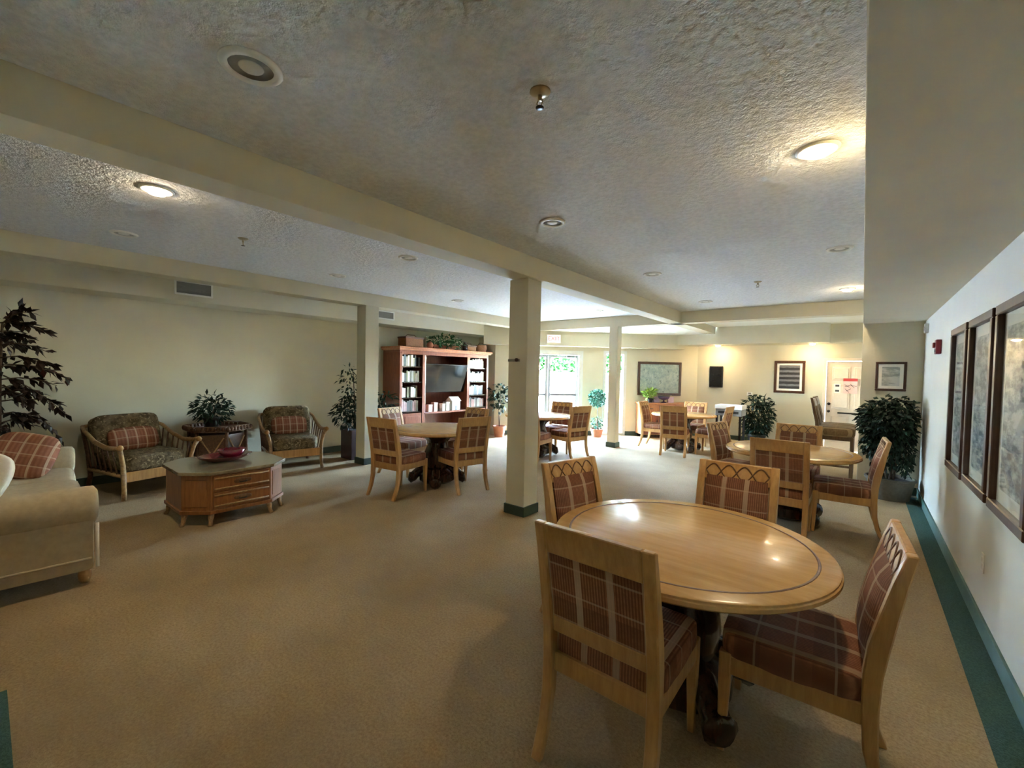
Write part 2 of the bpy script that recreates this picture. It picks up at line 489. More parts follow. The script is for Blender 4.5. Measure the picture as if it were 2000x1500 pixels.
def column(name, x0, x1, y0, y1, top):
    o = struct(name, MB().box(x0, x1, y0, y1, 0, top), 'paint', bevel=0.006)
    struct('base_trim', MB().box(x0-0.014, x1+0.014, y0-0.014, y1+0.014, 0, 0.105), 'baseboard_green', o, bevel=0.003)
    return o


column('column_main', -3.015, -2.765, 3.645, 3.885, ZB)
column('column_lounge', -6.43, -6.18, 3.88, 4.12, 2.565)
column('column_lobby', -4.19, -4.00, 8.40, 8.59, ZB)
bbs = [('baseboard_right', (XR-0.015, XR, YB, 7.9), 'baseboard_teal'), ('baseboard_left', (XL, XL+0.015, YB, 7.95), 'baseboard_green'),
       ('baseboard_far', (-3.31, -0.7, YF-0.015, YF), 'baseboard_green'), ('baseboard_end', (-0.02, XR-0.015, 7.885, 7.9), 'baseboard_green'),
       ('baseboard_back', (XL, XR-0.015, YB, YB+0.015), 'baseboard_green')]
for n_, (a, b, c_, d_), mt in bbs:
    struct(n_, MB().box(a, b, c_, d_, 0, 0.108), mt, bevel=0.003)
bw = MB()
for a, b in ((0.1, DW0-0.07), (DW1+0.07, SW0-0.05), (SW1+0.05, UL-0.02)):
    bw.box(a, b, 0, 0.015, 0, 0.105, M0)
struct('baseboard_windows', bw, 'baseboard_green')

# french door (door_1) : frame, two leaves
dr = bpy.data.objects.new('door_1', None); COL.objects.link(dr); dr['kind'] = 'structure'
fr_ = MB().box(DW0-0.06, DW0+0.04, -0.1, 0.02, 0, DWT+0.06, M0).box(DW1-0.04, DW1+0.06, -0.1, 0.02, 0, DWT+0.06, M0).box(DW0+0.04, DW1-0.04, -0.1, 0.02, DWT-0.05, DWT+0.06, M0)
struct('door_frame', fr_, 'window_frame', dr)
mid = 1.325
for k, (a, b) in enumerate(((DW0+0.045, mid-0.003), (mid+0.003, DW1-0.045))):
    lf = MB().box(a, a+0.065, -0.08, -0.04, 0.015, 1.99, M0).box(b-0.065, b, -0.08, -0.04, 0.015, 1.99, M0)
    lf.box(a+0.065, b-0.065, -0.08, -0.04, 0.015, 0.17, M0).box(a+0.065, b-0.065, -0.08, -0.04, 1.93, 1.99, M0).box(a+0.065, b-0.065, -0.08, -0.04, 0.97, 1.04, M0)
    leafo = struct('door_leaf', lf, 'door_frame_grey', dr)
    struct('pane', MB().box(a+0.065, b-0.065, -0.063, -0.057, 0.17, 0.97, M0), 'clear_pane', leafo)
    struct('pane', MB().box(a+0.065, b-0.065, -0.063, -0.057, 1.04, 1.93, M0), 'clear_pane', leafo)
    struct('push_bar', MB().tube([M0 @ Vector((a+0.06, -0.015, 1.005)), M0 @ Vector((b-0.06, -0.015, 1.005))], 0.016, 8), 'dark_metal', leafo)
struct('door_closer', MB().box(DW1-0.36, DW1-0.10, -0.035, 0.03, 1.93, 1.98, M0), 'grey_plastic', dr, bevel=0.004)
# side window (window_1)
wo = bpy.data.objects.new('window_1', None); COL.objects.link(wo); wo['kind'] = 'structure'
wf = MB()
for a, b, z0, z1 in ((SW0-0.045, SW0+0.03, SWB-0.03, SWT+0.05), (SW1-0.03, SW1+0.045, SWB-0.03, SWT+0.05), (SW0+0.03, SW1-0.03, SWT-0.03, SWT+0.05), (SW0+0.03, SW1-0.03, SWB-0.03, SWB+0.03)):
    wf.box(a, b, -0.11, 0.015, z0, z1, M0)
struct('window_frame', wf, 'window_frame', wo)
struct('pane', MB().box(SW0+0.03, SW1-0.03, -0.06, -0.055, SWB+0.03, SWT-0.03, M0), 'clear_pane', wo)

# far panelled door (door_2)
d2 = bpy.data.objects.new('door_2', None); COL.objects.link(d2); d2['kind'] = 'structure'
X0, X1, ZT = -0.62, 0.29, 1.93
struct('door_frame', MB().box(X0-0.055, X0, YF-0.018, YF+0.1, 0, ZT+0.06).box(X1, X1+0.055, YF-0.018, YF+0.1, 0, ZT+0.06).box(X0, X1, YF-0.018, YF+0.1, ZT, ZT+0.06), 'door_paint', d2, bevel=0.004)
slab = struct('door_leaf', MB().box(X0+0.004, X1-0.004, YF+0.03, YF+0.07, 0.006, ZT-0.004), 'door_paint', d2, bevel=0.003)
for i in range(2):
    xa = X0+0.11+i*0.37
    for z0, z1 in ((0.18, 0.74), (0.90, 1.42), (1.52, 1.80)):
        struct('panel', MB().box(xa, xa+0.30, YF+0.018, YF+0.032, z0, z1).box(xa+0.03, xa+0.27, YF+0.010, YF+0.02, z0+0.03, z1-0.03), 'door_paint', slab, bevel=0.006)
struct('push_bar', MB().box(-0.40, 0.10, YF-0.02, YF+0.03, 0.80, 0.83), 'dark_metal', slab, bevel=0.004)
kn = MB().lathe([(0.028, 0), (0.028, 0.008), (0.012, 0.015), (0.012, 0.04), (0.026, 0.05), (0.028, 0.065), (0.015, 0.078), (0.001, 0.08)], 14, M=Matrix.Translation((X0+0.065, YF+0.03, 0.84)) @ Matrix.Rotation(PI/2, 4, 'X'))
struct('knob', kn, 'dark_metal', slab, smooth=True)
struct('deadbolt', MB().lathe([(0.030, 0), (0.030, 0.012), (0.012, 0.016), (0.012, 0.03), (0.001, 0.03)], 14, M=Matrix.Translation((X0+0.065, YF+0.03, 1.0)) @ Matrix.Rotation(PI/2, 4, 'X')), 'dark_metal', slab, smooth='auto')

# ------------------------------------------------------------------ dining chair (faces +Y)


def make_chair():
    root = thing('dining_chair', 'x', 'chair')
    path = [(-0.335, 0), (-0.285, 0.12), (-0.258, 0.25), (-0.252, 0.40), (-0.255, 0.52), (-0.268, 0.62), (-0.292, 0.74), (-0.318, 0.86), (-0.345, 0.967)]
    th = [0.030, 0.036, 0.044, 0.050, 0.056, 0.060, 0.052, 0.042, 0.032]
    for s in (-1, 1):
        a, b = (s*0.242, s*0.196) if s < 0 else (0.196, 0.242)
        MB().sweep_yz(path, a, b, th).build('back_leg', 'maple', root, 'auto', 0.005, 1)
    for s in (-1, 1):
        mb = MB(); P = []
        for z, w, yo in ((0, 0.015, 0.215), (0.12, 0.017, 0.212), (0.335, 0.023, 0.207), (0.42, 0.023, 0.207)):
            P += [(s*0.215-w, yo-w, z), (s*0.215+w, yo-w, z), (s*0.215+w, yo+w, z), (s*0.215-w, yo+w, z)]
        F = [(3, 2, 1, 0), (12, 13, 14, 15)]+[(4*i+k, 4*i+(k+1) % 4, 4*i+4+(k+1) % 4, 4*i+4+k) for i in range(3) for k in range(4)]
        mb.add(P, F).build('front_leg', 'maple', root, 'auto', 0.004, 1)
    ap = MB().box(-0.196, 0.196, 0.196, 0.222, 0.335, 0.412).box(-0.196, 0.196, -0.262, -0.236, 0.335, 0.412)
    ap.box(-0.236, -0.206, -0.232, 0.196, 0.335, 0.412).box(0.206, 0.236, -0.232, 0.196, 0.335, 0.412)
    ap.build('seat_rail', 'maple', root, False, 0.004, 1)
    MB().cushion(0.478, 0.475, 0.115, 0.22, 28, 10, (0, -0.008, 0.447)).build('seat', 'plaid_seat', root, True)
    # head rail, lower rail
    def seg(z0, z1, off=0.0, t0=0.03, t1=0.03, n=3):
        zs = [z0+(z1-z0)*i/n for i in range(n+1)]; ys = []
        for z in zs:
            for (ya, za), (yb, zb) in zip(path, path[1:]):
                if za <= z <= zb:
                    ys.append(ya+(yb-ya)*(z-za)/(zb-za)+off); break
            else:
                ys.append(path[-1][0]+off)
        return list(zip(ys, zs)), [t0+(t1-t0)*i/n for i in range(n+1)]
    p, h = seg(0.845, 0.966, 0.0, 0.038, 0.030)
    MB().sweep_yz(p, -0.196, 0.196, h).build('head_rail', 'maple', root, False, 0.004, 1)
    p, h = seg(0.505, 0.572, 0.0, 0.036, 0.036, 1)
    MB().sweep_yz(p, -0.196, 0.196, h).build('lower_rail', 'maple', root, False, 0.004, 1)
    p, h = seg(0.565, 0.855, -0.002, 0.026, 0.022, 4)
    MB().sweep_yz(p, -0.196, 0.196, h).build('back_panel', 'plaid_back', root)
    # padded front of the back
    P = []; F = []; nx, nz = 10, 8
    pp, hh = seg(0.515, 0.875, 0.016, 0, 0, nz)
    for j in range(nz+1):
        for i in range(nx+1):
            x = -0.185+0.37*i/nx; q = (1-(2*i/nx-1)**4)*(1-(2*j/nz-1)**4)
            zz = pp[j][1]
            P.append((x, pp[j][0]+0.004+0.026*q, zz))
    for j in range(nz):
        for i in range(nx):
            a = j*(nx+1)+i; F.append((a, a+1, a+nx+2, a+nx+1))
    MB().add(P, F).build('back_pad', 'plaid_back', root, True)
    # woven lattice of crossing waves on the head rail
    for ph in (0, PI):
        pts = []
        for i in range(33):
            x = -0.19+0.38*i/32; z = 0.905+0.046*math.sin(3*PI*(x+0.19)/0.38*1.33+ph)
            y = -0.318+(-0.345+0.318)*(z-0.86)/0.107+0.018 if z > 0.86 else -0.292+(-0.318+0.292)*(z-0.74)/0.12+0.02
            pts.append((x, y-0.0015, z))
        MB().tube(pts, 0.0048, 6).build('lattice', 'groove', root, True)
    return root


chair0 = make_chair(); CH_USED = [False]


def chair(x, y, face, label, group, z=0.0):
    """face: direction in degrees, 90 looks to +Y"""
    o = chair0 if not CH_USED[0] else copy_tree(chair0)
    CH_USED[0] = True
    o.location = (x, y, z); o.rotation_euler = (0, 0, math.radians(face-90)); tag(o, label, 'chair', group); return o


def make_table():
    root = thing('dining_table', 'x', 'table')
    R = 0.63
    MB().lathe([(0.001, 0.762), (R-0.016, 0.762), (R-0.006, 0.756), (R-0.006, 0.748), (R, 0.744), (R, 0.730), (R-0.012, 0.720), (R-0.03, 0.716), (0.001, 0.716)], 72).build('table_top', 'maple_top', root, 'auto')
    MB().lathe([(0.543, 0.7618), (0.5445, 0.7632), (0.5535, 0.7632), (0.555, 0.7618)], 72).build('inlay_ring', 'groove', root, True)
    MB().lathe([(0.001, 0.716), (0.30, 0.716), (0.30, 0.68), (0.24, 0.66), (0.17, 0.62), (0.135, 0.57), (0.14, 0.52), (0.175, 0.44), (0.185, 0.34), (0.17, 0.25), (0.155, 0.22), (0.20, 0.19), (0.24, 0.15), (0.24, 0.06), (0.20, 0.03), (0.001, 0.03)], 28).build('pedestal', 'dark_wood', root, 'auto')
    for k in range(4):
        a = PI/4+k*PI/2; c, s_ = math.cos(a), math.sin(a)
        pts = [(c*r, s_*r, z) for r, z in ((0.15, 0.20), (0.22, 0.19), (0.28, 0.14), (0.32, 0.095), (0.36, 0.082), (0.385, 0.085))]
        MB().tube(pts, [0.06, 0.062, 0.060, 0.066, 0.078, 0.045], 12).build('scroll_foot', 'dark_wood', root, True)
    return root


table0 = make_table()
TB = [(-0.66, 2.17, 'round maple dining table nearest the camera, with a glossy top and dark inlay ring'),
      (-4.50, 3.95, 'round maple dining table in front of the red cabinet'),
      (-0.60, 5.62, 'round maple dining table between the framed wall prints and the corner ficus'),
      (-4.70, 6.60, 'round dining table before the glass doors, half hidden by the middle column'),
      (-2.85, 9.15, 'round dining table at the far end, beside the sideboard')]
for i, (x, y, lb) in enumerate(TB):
    o = table0 if i == 0 else copy_tree(table0)
    o.location = (x, y, 0); tag(o, lb, 'table', 'round dining tables')
G = 'plaid dining chairs'
chair(-0.745, 1.73, 90, 'maple chair with plaid back turned to the camera at the nearest table', G)
chair(-0.205, 2.16, 183, 'maple chair seen side-on at the nearest table, on the picture-wall side', G)
chair(-1.185, 2.42, -14, 'maple chair at the nearest table on the side towards the middle column', G)
chair(-0.63, 2.86, 270, 'maple chair on the far side of the nearest table, lattice top facing camera', G)
chair(-4.50, 3.35, 98, 'plaid chair with its back to the camera at the cabinet table, beside the lounge column', G)
chair(-4.13, 4.03, 167, 'plaid chair at the cabinet table on the side of the middle column', G)
chair(-5.28, 4.02, 12, 'plaid chair at the cabinet table partly behind the lounge column', G)
chair(-4.72, 4.62, 270, 'plaid chair at the cabinet table with its back to the red cabinet', G)
chair(-0.59, 5.06, 90, 'plaid chair with its back to the camera at the table near the corner ficus', G)
chair(-0.14, 5.55, 183, 'plaid chair seen side-on in front of the corner ficus', G)
chair(-1.09, 5.85, -12, 'plaid chair at the ficus table on the side of the open floor', G)
chair(-0.60, 6.12, 270, 'plaid chair on the far side of the ficus table, facing the camera', G)
chair(-4.18, 6.80, 168, 'plaid chair at the glass-door table just beside the middle column', G)
chair(-4.72, 7.12, 270, 'plaid chair at the glass-door table with its back to the doors', G)
chair(-4.40, 6.06, 98, 'plaid chair at the glass-door table mostly hidden by the middle column', G)
chair(-2.83, 8.63, 100, 'plaid chair with its back to the camera at the sideboard table', G)
chair(-3.40, 9.22, 0, 'plaid chair at the far table next to the sideboard', G)
chair(-2.85, 9.66, 270, 'plaid chair at the far table facing the camera under the black wall box', G)
chair(-2.30, 9.12, 178, 'plaid chair at the far table on the side away from the sideboard', G)


def make_barchair():
    r = thing('counter_chair', 'x', 'chair')
    path = [(-0.26, 0.0), (-0.235, 0.35), (-0.225, 0.74), (-0.235, 0.88), (-0.265, 1.02), (-0.315, 1.25)]
    th = [0.034, 0.042, 0.048, 0.050, 0.044, 0.034]
    for sx in (-1, 1):
        a, b = sorted((sx*0.225, sx*0.182))
        MB().sweep_yz(path, a, b, th).build('back_leg', 'walnut', r, 'auto', 0.005, 1)
        MB().box(a, b, 0.175, 0.22, 0, 0.68).build('front_leg', 'walnut', r, False, 0.005, 1)
        MB().box(a+0.008, b-0.008, -0.22, 0.18, 0.22, 0.255).build('side_stretcher', 'walnut', r, False, 0.004, 1)
    MB().box(-0.182, 0.182, 0.185, 0.21, 0.26, 0.30).build('footrest', 'walnut', r, False, 0.004, 1)
    MB().box(-0.20, 0.20, -0.20, 0.20, 0.62, 0.69).build('seat_rail', 'walnut', r, False, 0.006, 1)
    MB().cushion(0.48, 0.47, 0.15, 0.35, 28, 12, (0, 0.0, 0.745)).build('seat', 'stripe_seat', r, True)
    MB().sweep_yz([(-0.262, 1.0), (-0.300, 1.18), (-0.312, 1.235)], -0.182, 0.182, [0.05, 0.05, 0.03]).build('head_rail', 'walnut', r, False, 0.006, 1)
    MB().sweep_yz([(-0.222, 0.84), (-0.238, 0.92), (-0.264, 1.02), (-0.290, 1.13)], -0.175, 0.175, [0.05, 0.064, 0.066, 0.05]).build('back_pad', 'stripe_seat', r, 'auto', 0.012)
    return r


bc1 = make_barchair(); bc2 = copy_tree(bc1)
for o, y, lb in ((bc1, 8.32, 'dark counter-height chair with striped seat, the nearer one by the panelled door'), (bc2, 8.86, 'dark counter-height chair behind an identical one by the panelled door')):
    o.location = (-0.29, y, 0); o.rotation_euler = (0, 0, -PI/2); tag(o, lb, 'chair', 'counter chairs by the panelled door')

# ------------------------------------------------------------------ sofa
sf_ = thing('sofa', 'cream upholstered sofa with rolled arms, at the edge of the lounge', 'sofa', (-5.32, 0.56, 0), math.radians(-2.5))
# local: x along length, front at y=0, back at y=-0.95
Ls = 1.20
MB().box(-Ls+0.05, Ls-0.05, -0.90, -0.02, 0.10, 0.33).build('base', 'cream_fabric', sf_, 'auto', 0.025)
for s in (-1, 1):
    arm = MB().box(s*(Ls-0.02)-0.20*(s > 0), s*(Ls-0.02)+0.20*(s < 0), -0.92, -0.015, 0.10, 0.56)
    ao = arm.build('arm', 'cream_fabric', sf_, 'auto', 0.03)
    cx = s*(Ls-0.115)
    P = [(r, y) for r, y in ((0.02, 0), (0.10, 0.004), (0.128, 0.022), (0.132, 0.05), (0.132, 0.88), (0.12, 0.92), (0.02, 0.925))]
    MB().lathe(P, 24, M=Matrix.Translation((cx, 0.012, 0.545)) @ Matrix.Rotation(PI/2, 4, 'X')).build('arm_roll', 'cream_fabric', ao, True)
    MB().tube([(s*(Ls-0.02), 0.0, 0.12), (s*(Ls-0.02), 0.0, 0.30), (s*(Ls-0.02), 0.0, 0.43)], 0.010, 8).build('piping', 'white_fabric', ao, True)
    MB().box(s*(Ls-0.012)-0.008, s*(Ls-0.012)+0.008, -0.90, -0.03, 0.185, 0.197).build('welt', 'cream_fabric', ao, True)
MB().cushion(2.04, 0.30, 0.62, 0.3, 28, 14, (0, -0.80, 0.62)).build('backrest', 'cream_fabric', sf_, True)
for i in (-1, 0, 1):
    MB().cushion(0.66, 0.70, 0.17, 0.28, 24, 10, (i*0.665, -0.36, 0.405)).build('seat_cushion', 'cream_fabric', sf_, True)
for x in (-Ls+0.1, Ls-0.1):
    for y in (-0.06, -0.84):
        MB().lathe([(0.022, 0), (0.034, 0.03), (0.038, 0.06), (0.03, 0.10)], 14, (x, y, 0)).build('foot', 'maple', sf_, True)


def pillow(name, label, mat, loc, size, rot, group=None):
    o = MB().cushion(size, size*0.92, 0.17, 0.55, 28, 14, pinch=0.8, M=Matrix.Rotation(PI/2, 4, 'X')).build(name, mat, None, True)
    o.location = loc; o.rotation_euler = rot; tag(o, label, 'pillow', group); return o


pillow('throw_pillow', 'rust plaid throw pillow leaning in the corner of the cream sofa', 'plaid_pillow', (-5.95, 0.24, 0.69), 0.46, (math.radians(-24), math.radians(12), math.radians(62)))
pillow('throw_pillow', 'plain off-white throw pillow on the cream sofa', 'white_fabric', (-5.10, 0.02, 0.66), 0.42, (math.radians(-22), math.radians(8), math.radians(20)))

# ------------------------------------------------------------------ rattan armchairs (face +Y)


def make_armchair():
    r = thing('rattan_armchair', 'x', 'armchair')
    for s in (-1, 1):
        MB().tube([(s*0.355, 0.41, 0), (s*0.345, 0.40, 0.10), (s*0.345, 0.39, 0.25), (s*0.35, 0.385, 0.40), (s*0.375, 0.40, 0.52), (s*0.40, 0.43, 0.595)], [0.026, 0.024, 0.026, 0.024, 0.024, 0.026], 10).build('front_leg', 'rattan', r, True)
        MB().tube([(s*0.34, -0.46, 0), (s*0.335, -0.40, 0.20), (s*0.35, -0.42, 0.45), (s*0.37, -0.50, 0.76)], [0.024, 0.024, 0.022, 0.02], 10).build('back_leg', 'rattan_dark', r, True)
        pts = [(s*0.37, -0.50, 0.78), (s*0.40, -0.36, 0.735), (s*0.405, -0.12, 0.635), (s*0.40, 0.12, 0.585), (s*0.40, 0.32, 0.59), (s*0.405, 0.45, 0.61)]
        a = MB().tube(pts, [0.020, 0.022, 0.024, 0.026, 0.028, 0.030], 10).build('arm', 'rattan', r, True)
        MB().lathe([(0.001, -0.034), (0.022, -0.026), (0.034, 0), (0.022, 0.026), (0.001, 0.034)], 12, (s*0.405, 0.455, 0.61)).build('arm_knob', 'maple', a, True)
        MB().tube([(s*0.345, 0.38, 0.27), (s*0.345, -0.41, 0.27)], 0.022, 8).build('side_rail', 'rattan', r, True)
        for i in range(6):
            y = -0.34+i*0.12; q = (y+0.5)/0.95; zt = 0.76-0.16*min(1, q*1.5)-0.015
            MB().tube([(s*0.347, y, 0.27), (s*0.375, y, 0.44), (s*0.400, y, zt)], 0.0085, 6).build('side_rod', 'rattan_dark', a, True)
    MB().box(-0.335, 0.335, 0.372, 0.40, 0.20, 0.315).build('front_rail', 'maple', r, False, 0.006)
    MB().tube([(-0.335, -0.41, 0.26), (0.335, -0.41, 0.26)], 0.02, 8).build('rear_rail', 'rattan_dark', r, True)
    MB().box(-0.33, 0.33, -0.40, 0.372, 0.265, 0.30).build('seat_deck', 'rattan_dark', r)
    MB().tube([(-0.37, -0.50, 0.775), (-0.2, -0.535, 0.80), (0, -0.545, 0.81), (0.2, -0.535, 0.80), (0.37, -0.50, 0.775)], 0.02, 8).build('back_rail', 'rattan', r, True)
    for i in range(7):
        x = -0.27+i*0.09
        MB().tube([(x*0.95, -0.41, 0.27), (x, -0.46, 0.5), (x, -0.53, 0.79)], 0.0085, 6).build('back_rod', 'rattan_dark', r, True)
    MB().cushion(0.64, 0.74, 0.20, 0.30, 28, 12, (0, 0.02, 0.395)).build('seat_cushion', 'floral', r, True)
    MB().cushion(0.68, 0.22, 0.50, 0.30, 28, 12, M=Matrix.Translation((0, -0.36, 0.66)) @ Matrix.Rotation(math.radians(16), 4, 'X')).build('back_cushion', 'floral', r, True)
    return r


ac1 = make_armchair(); ac2 = copy_tree(ac1)
A1, A2 = math.radians(-76), math.radians(-103)
ac1.location = (-6.90, 1.25, 0); ac1.rotation_euler.z = A1; tag(ac1, 'rattan armchair with dark floral cushions behind the cream sofa', 'armchair', 'rattan armchairs')
ac2.location = (-6.95, 3.08, 0); ac2.rotation_euler.z = A2; tag(ac2, 'rattan armchair with dark floral cushions beside the maroon planter', 'armchair', 'rattan armchairs')


def lumbar(label, ac, a):
    o = MB().cushion(0.52, 0.30, 0.15, 0.5, 28, 12, pinch=0.8, M=Matrix.Rotation(PI/2, 4, 'X')).build('lumbar_pillow', 'plaid_pillow', None, True)
    o.location = Matrix.Translation(ac.location) @ Matrix.Rotation(a, 4, 'Z') @ Vector((0.0, -0.17, 0.62)); o.rotation_euler = (math.radians(22), 0, a)
    tag(o, label, 'pillow', 'plaid lumbar pillows')


lumbar('plaid lumbar pillow on the armchair behind the sofa', ac1, A1)
lumbar('plaid lumbar pillow on the armchair beside the maroon planter', ac2, A2)

# ------------------------------------------------------------------ coffee table (octagonal chest)


def octo(wx, wy, c):
    return [(wx, -wy+c), (wx, wy-c), (wx-c, wy), (-wx+c, wy), (-wx, wy-c), (-wx, -wy+c), (-wx+c, -wy), (wx-c, -wy)]


ct = thing('coffee_table', 'octagonal oak coffee chest with two carved drawers in the lounge', 'coffee table', (-5.29, 1.66, 0))
MB().prism(octo(0.46, 0.46, 0.19), 0.125, 0.495).build('body', 'oak', ct, False, 0.006)
MB().prism(octo(0.49, 0.49, 0.20), 0.495, 0.527).build('table_top', 'marble_top', ct, False, 0.006)
MB().prism(octo(0.475, 0.475, 0.195), 0.115, 0.150).build('plinth_moulding', 'oak', ct, False, 0.006)
for z0, z1 in ((0.165, 0.315), (0.33, 0.48)):
    d_ = MB().box(0.455, 0.474, -0.255, 0.255, z0, z1).build('drawer', 'oak', ct, False, 0.004)
    for kz in (z0+0.025, z1-0.025):
        MB().tube([(0.476, -0.245, kz), (0.476, 0.245, kz)], 0.008, 6).build('drawer_bead', 'rattan', d_, True)
    MB().cushion(0.012, 0.16, 0.05, 0.8, 16, 8, (0.476, 0, (z0+z1)/2)).build('carving', 'groove', d_, True)
    MB().tube([(0.474, -0.035, (z0+z1)/2), (0.492, -0.03, (z0+z1)/2-0.01), (0.492, 0.03, (z0+z1)/2-0.01), (0.474, 0.035, (z0+z1)/2)], 0.005, 6).build('pull', 'dark_metal', d_, True)
for sx, sy in ((1, -1), (1, 1)):
    c0 = Vector((0.46-0.095, sy*(0.46-0.095), 0.315)); Mx = Matrix.Translation(c0) @ Matrix.Rotation(sy*PI/4, 4, 'Z')
    MB().box(-0.004, 0.006, -0.10, 0.10, -0.13, 0.13, Mx).build('side_panel', 'oak', ct, False, 0.004)
for (x, y) in octo(0.43, 0.43, 0.17):
    MB().tube([(x*0.97, y*0.97, 0.13), (x*1.02, y*1.02, 0.08), (x*1.03, y*1.03, 0.04), (x*1.07, y*1.07, 0.0)], [0.030, 0.026, 0.018, 0.022], 8).build('leg', 'rattan', ct, True)
bowl = thing('serving_tray', 'deep red glass leaf-shaped tray on the coffee chest', 'tray', (-5.33, 1.66, 0.527), math.radians(8))
MB().lathe([(0.001, 0.0), (0.11, 0.0), (0.19, 0.022), (0.265, 0.06), (0.27, 0.064), (0.25, 0.062), (0.16, 0.024), (0.09, 0.008), (0.001, 0.008)], 32, sx=0.72, sy=1.0).build('dish', 'red_glass', bowl, True)
MB().lathe([(0.001, 0.006), (0.05, 0.006), (0.10, 0.05), (0.14, 0.115), (0.132, 0.116), (0.09, 0.055), (0.04, 0.014), (0.001, 0.014)], 24, (0, 0.07, 0), 0.9, 1.0).build('bowl', 'red_glass', bowl, True)

# ------------------------------------------------------------------ end table between the armchairs
et = thing('end_table', 'dark rattan hexagonal end table between the two armchairs', 'side table', (-7.08, 2.12, 0))


def hexa(r, a0=0.0):
    return [(r*math.cos(a0+k*PI/3), r*math.sin(a0+k*PI/3)) for k in range(6)]


MB().prism(hexa(0.335), 0.06, 0.60).build('body', 'rattan_dark', et, False, 0.006)
MB().prism(hexa(0.39), 0.655, 0.675).build('table_top', 'cherry', et, False, 0.004)
for k in range(6):
    a = hexa(0.40)[k]; b = hexa(0.40)[(k+1) % 6]
    sc_ = MB()
    n_ = 7
    for i in range(n_+1):
        q = i/n_; x, y = a[0]+(b[0]-a[0])*q, a[1]+(b[1]-a[1])*q
        sc_.lathe([(0.001, -0.035), (0.020, -0.028), (0.028, 0), (0.020, 0.028), (0.001, 0.035)], 8, (x, y, 0.685))
    sc_.tube([(*a, 0.715), (*b, 0.715)], 0.010, 6).tube([(*a, 0.655), (*b, 0.655)], 0.012, 6)
    sc_.build('rim', 'rattan_dark', et, True)
    MB().tube([(a[0]*0.86, a[1]*0.86, 0), (a[0]*0.86, a[1]*0.86, 0.655)], 0.024, 8).build('post', 'rattan_dark', et, True)
    c1, c2 = hexa(0.345)[k], hexa(0.345)[(k+1) % 6]
    for q0, q1 in ((0.1, 0.9), (0.9, 0.1)):
        p0 = (c1[0]+(c2[0]-c1[0])*q0, c1[1]+(c2[1]-c1[1])*q0); p1 = (c1[0]+(c2[0]-c1[0])*q1, c1[1]+(c2[1]-c1[1])*q1)
        MB().tube([(*p0, 0.10), (*p1, 0.56)], 0.010, 6).build('cross_brace', 'rattan', et, True)

# ------------------------------------------------------------------ plants


def rv(s=1.0):
    return Vector((random.uniform(-s, s), random.uniform(-s, s), random.uniform(-s, s)))


def foliage_mb(n, c, rx, ry, rz, L, Wd, droop=0.3, hollow=0.35, clip=None):
    mb = MB(); c = Vector(c)
    k = 0
    while k < n:
        p = rv()
        if p.length > 1 or p.length < hollow*random.random():
            continue
        q = Vector((c.x+p.x*rx, c.y+p.y*ry, c.z+p.z*rz))
        if clip and not clip(q):
            continue
        d = Vector((p.x, p.y, p.z*0.4-droop))+rv(0.6); nn = Vector((0, 0, 1))+rv(0.7)
        l = L*random.uniform(0.7, 1.25); mb.leaf(q, d, nn, l, l*Wd); k += 1
    return mb


def pot_round(mat, parent, r0, r1, h, seg=24):
    MB().lathe([(0.001, 0), (r0, 0), (r1, h-0.03), (r1+0.012, h-0.03), (r1+0.012, h), (r1-0.01, h), (r1-0.018, h-0.05), (0.001, h-0.05)], seg).build('pot', mat, parent, 'auto')
    MB().lathe([(0.001, h-0.035), (r1-0.016, h-0.045)], seg).build('soil', 'soil', parent)


def stems(parent, paths, r=0.012, mat='bark'):
    for p in paths:
        MB().tube(p, [r*(1-0.5*i/(len(p)-1)) for i in range(len(p))], 7).build('stem', mat, parent, True)


def stuff(o):
    o['kind'] = 'stuff'; return o


# big weeping ficus in the corner beyond the picture wall
p = thing('potted_ficus', 'large dark weeping ficus in a stone pot in the far corner', 'plant', (0.32, 7.50, 0))
pot_round('stone_pot', p, 0.20, 0.25, 0.28)
stems(p, [[(0, 0, 0.25), (0.02, 0.01, 0.5), (-0.03, 0, 0.85)], [(0.03, 0, 0.25), (0.06, -0.02, 0.55), (0.10, 0, 0.9)], [(-0.03, 0.02, 0.25), (-0.08, 0.02, 0.6), (-0.14, 0.02, 0.95)]], 0.016)
clip = lambda q: q.x+0.32 < 0.53 and q.y+7.5 < 7.80
fm = foliage_mb(1500, (0.0, 0, 1.02), 0.36, 0.32, 0.31, 0.085, 0.52, 0.5, 0.6, clip)
o2 = foliage_mb(420, (0.0, 0, 0.66), 0.26, 0.26, 0.28, 0.08, 0.5, 0.9, 0.4, clip); fm.add(o2.v, o2.f)
o2 = foliage_mb(160, (-0.21, -0.02, 0.70), 0.10, 0.10, 0.18, 0.07, 0.45, 1.0, 0, clip); fm.add(o2.v, o2.f)
o2 = foliage_mb(120, (0.16, -0.05, 0.55), 0.10, 0.10, 0.24, 0.07, 0.45, 1.0, 0, clip); fm.add(o2.v, o2.f)
stuff(fm.build('foliage', 'leaf_dark', p))

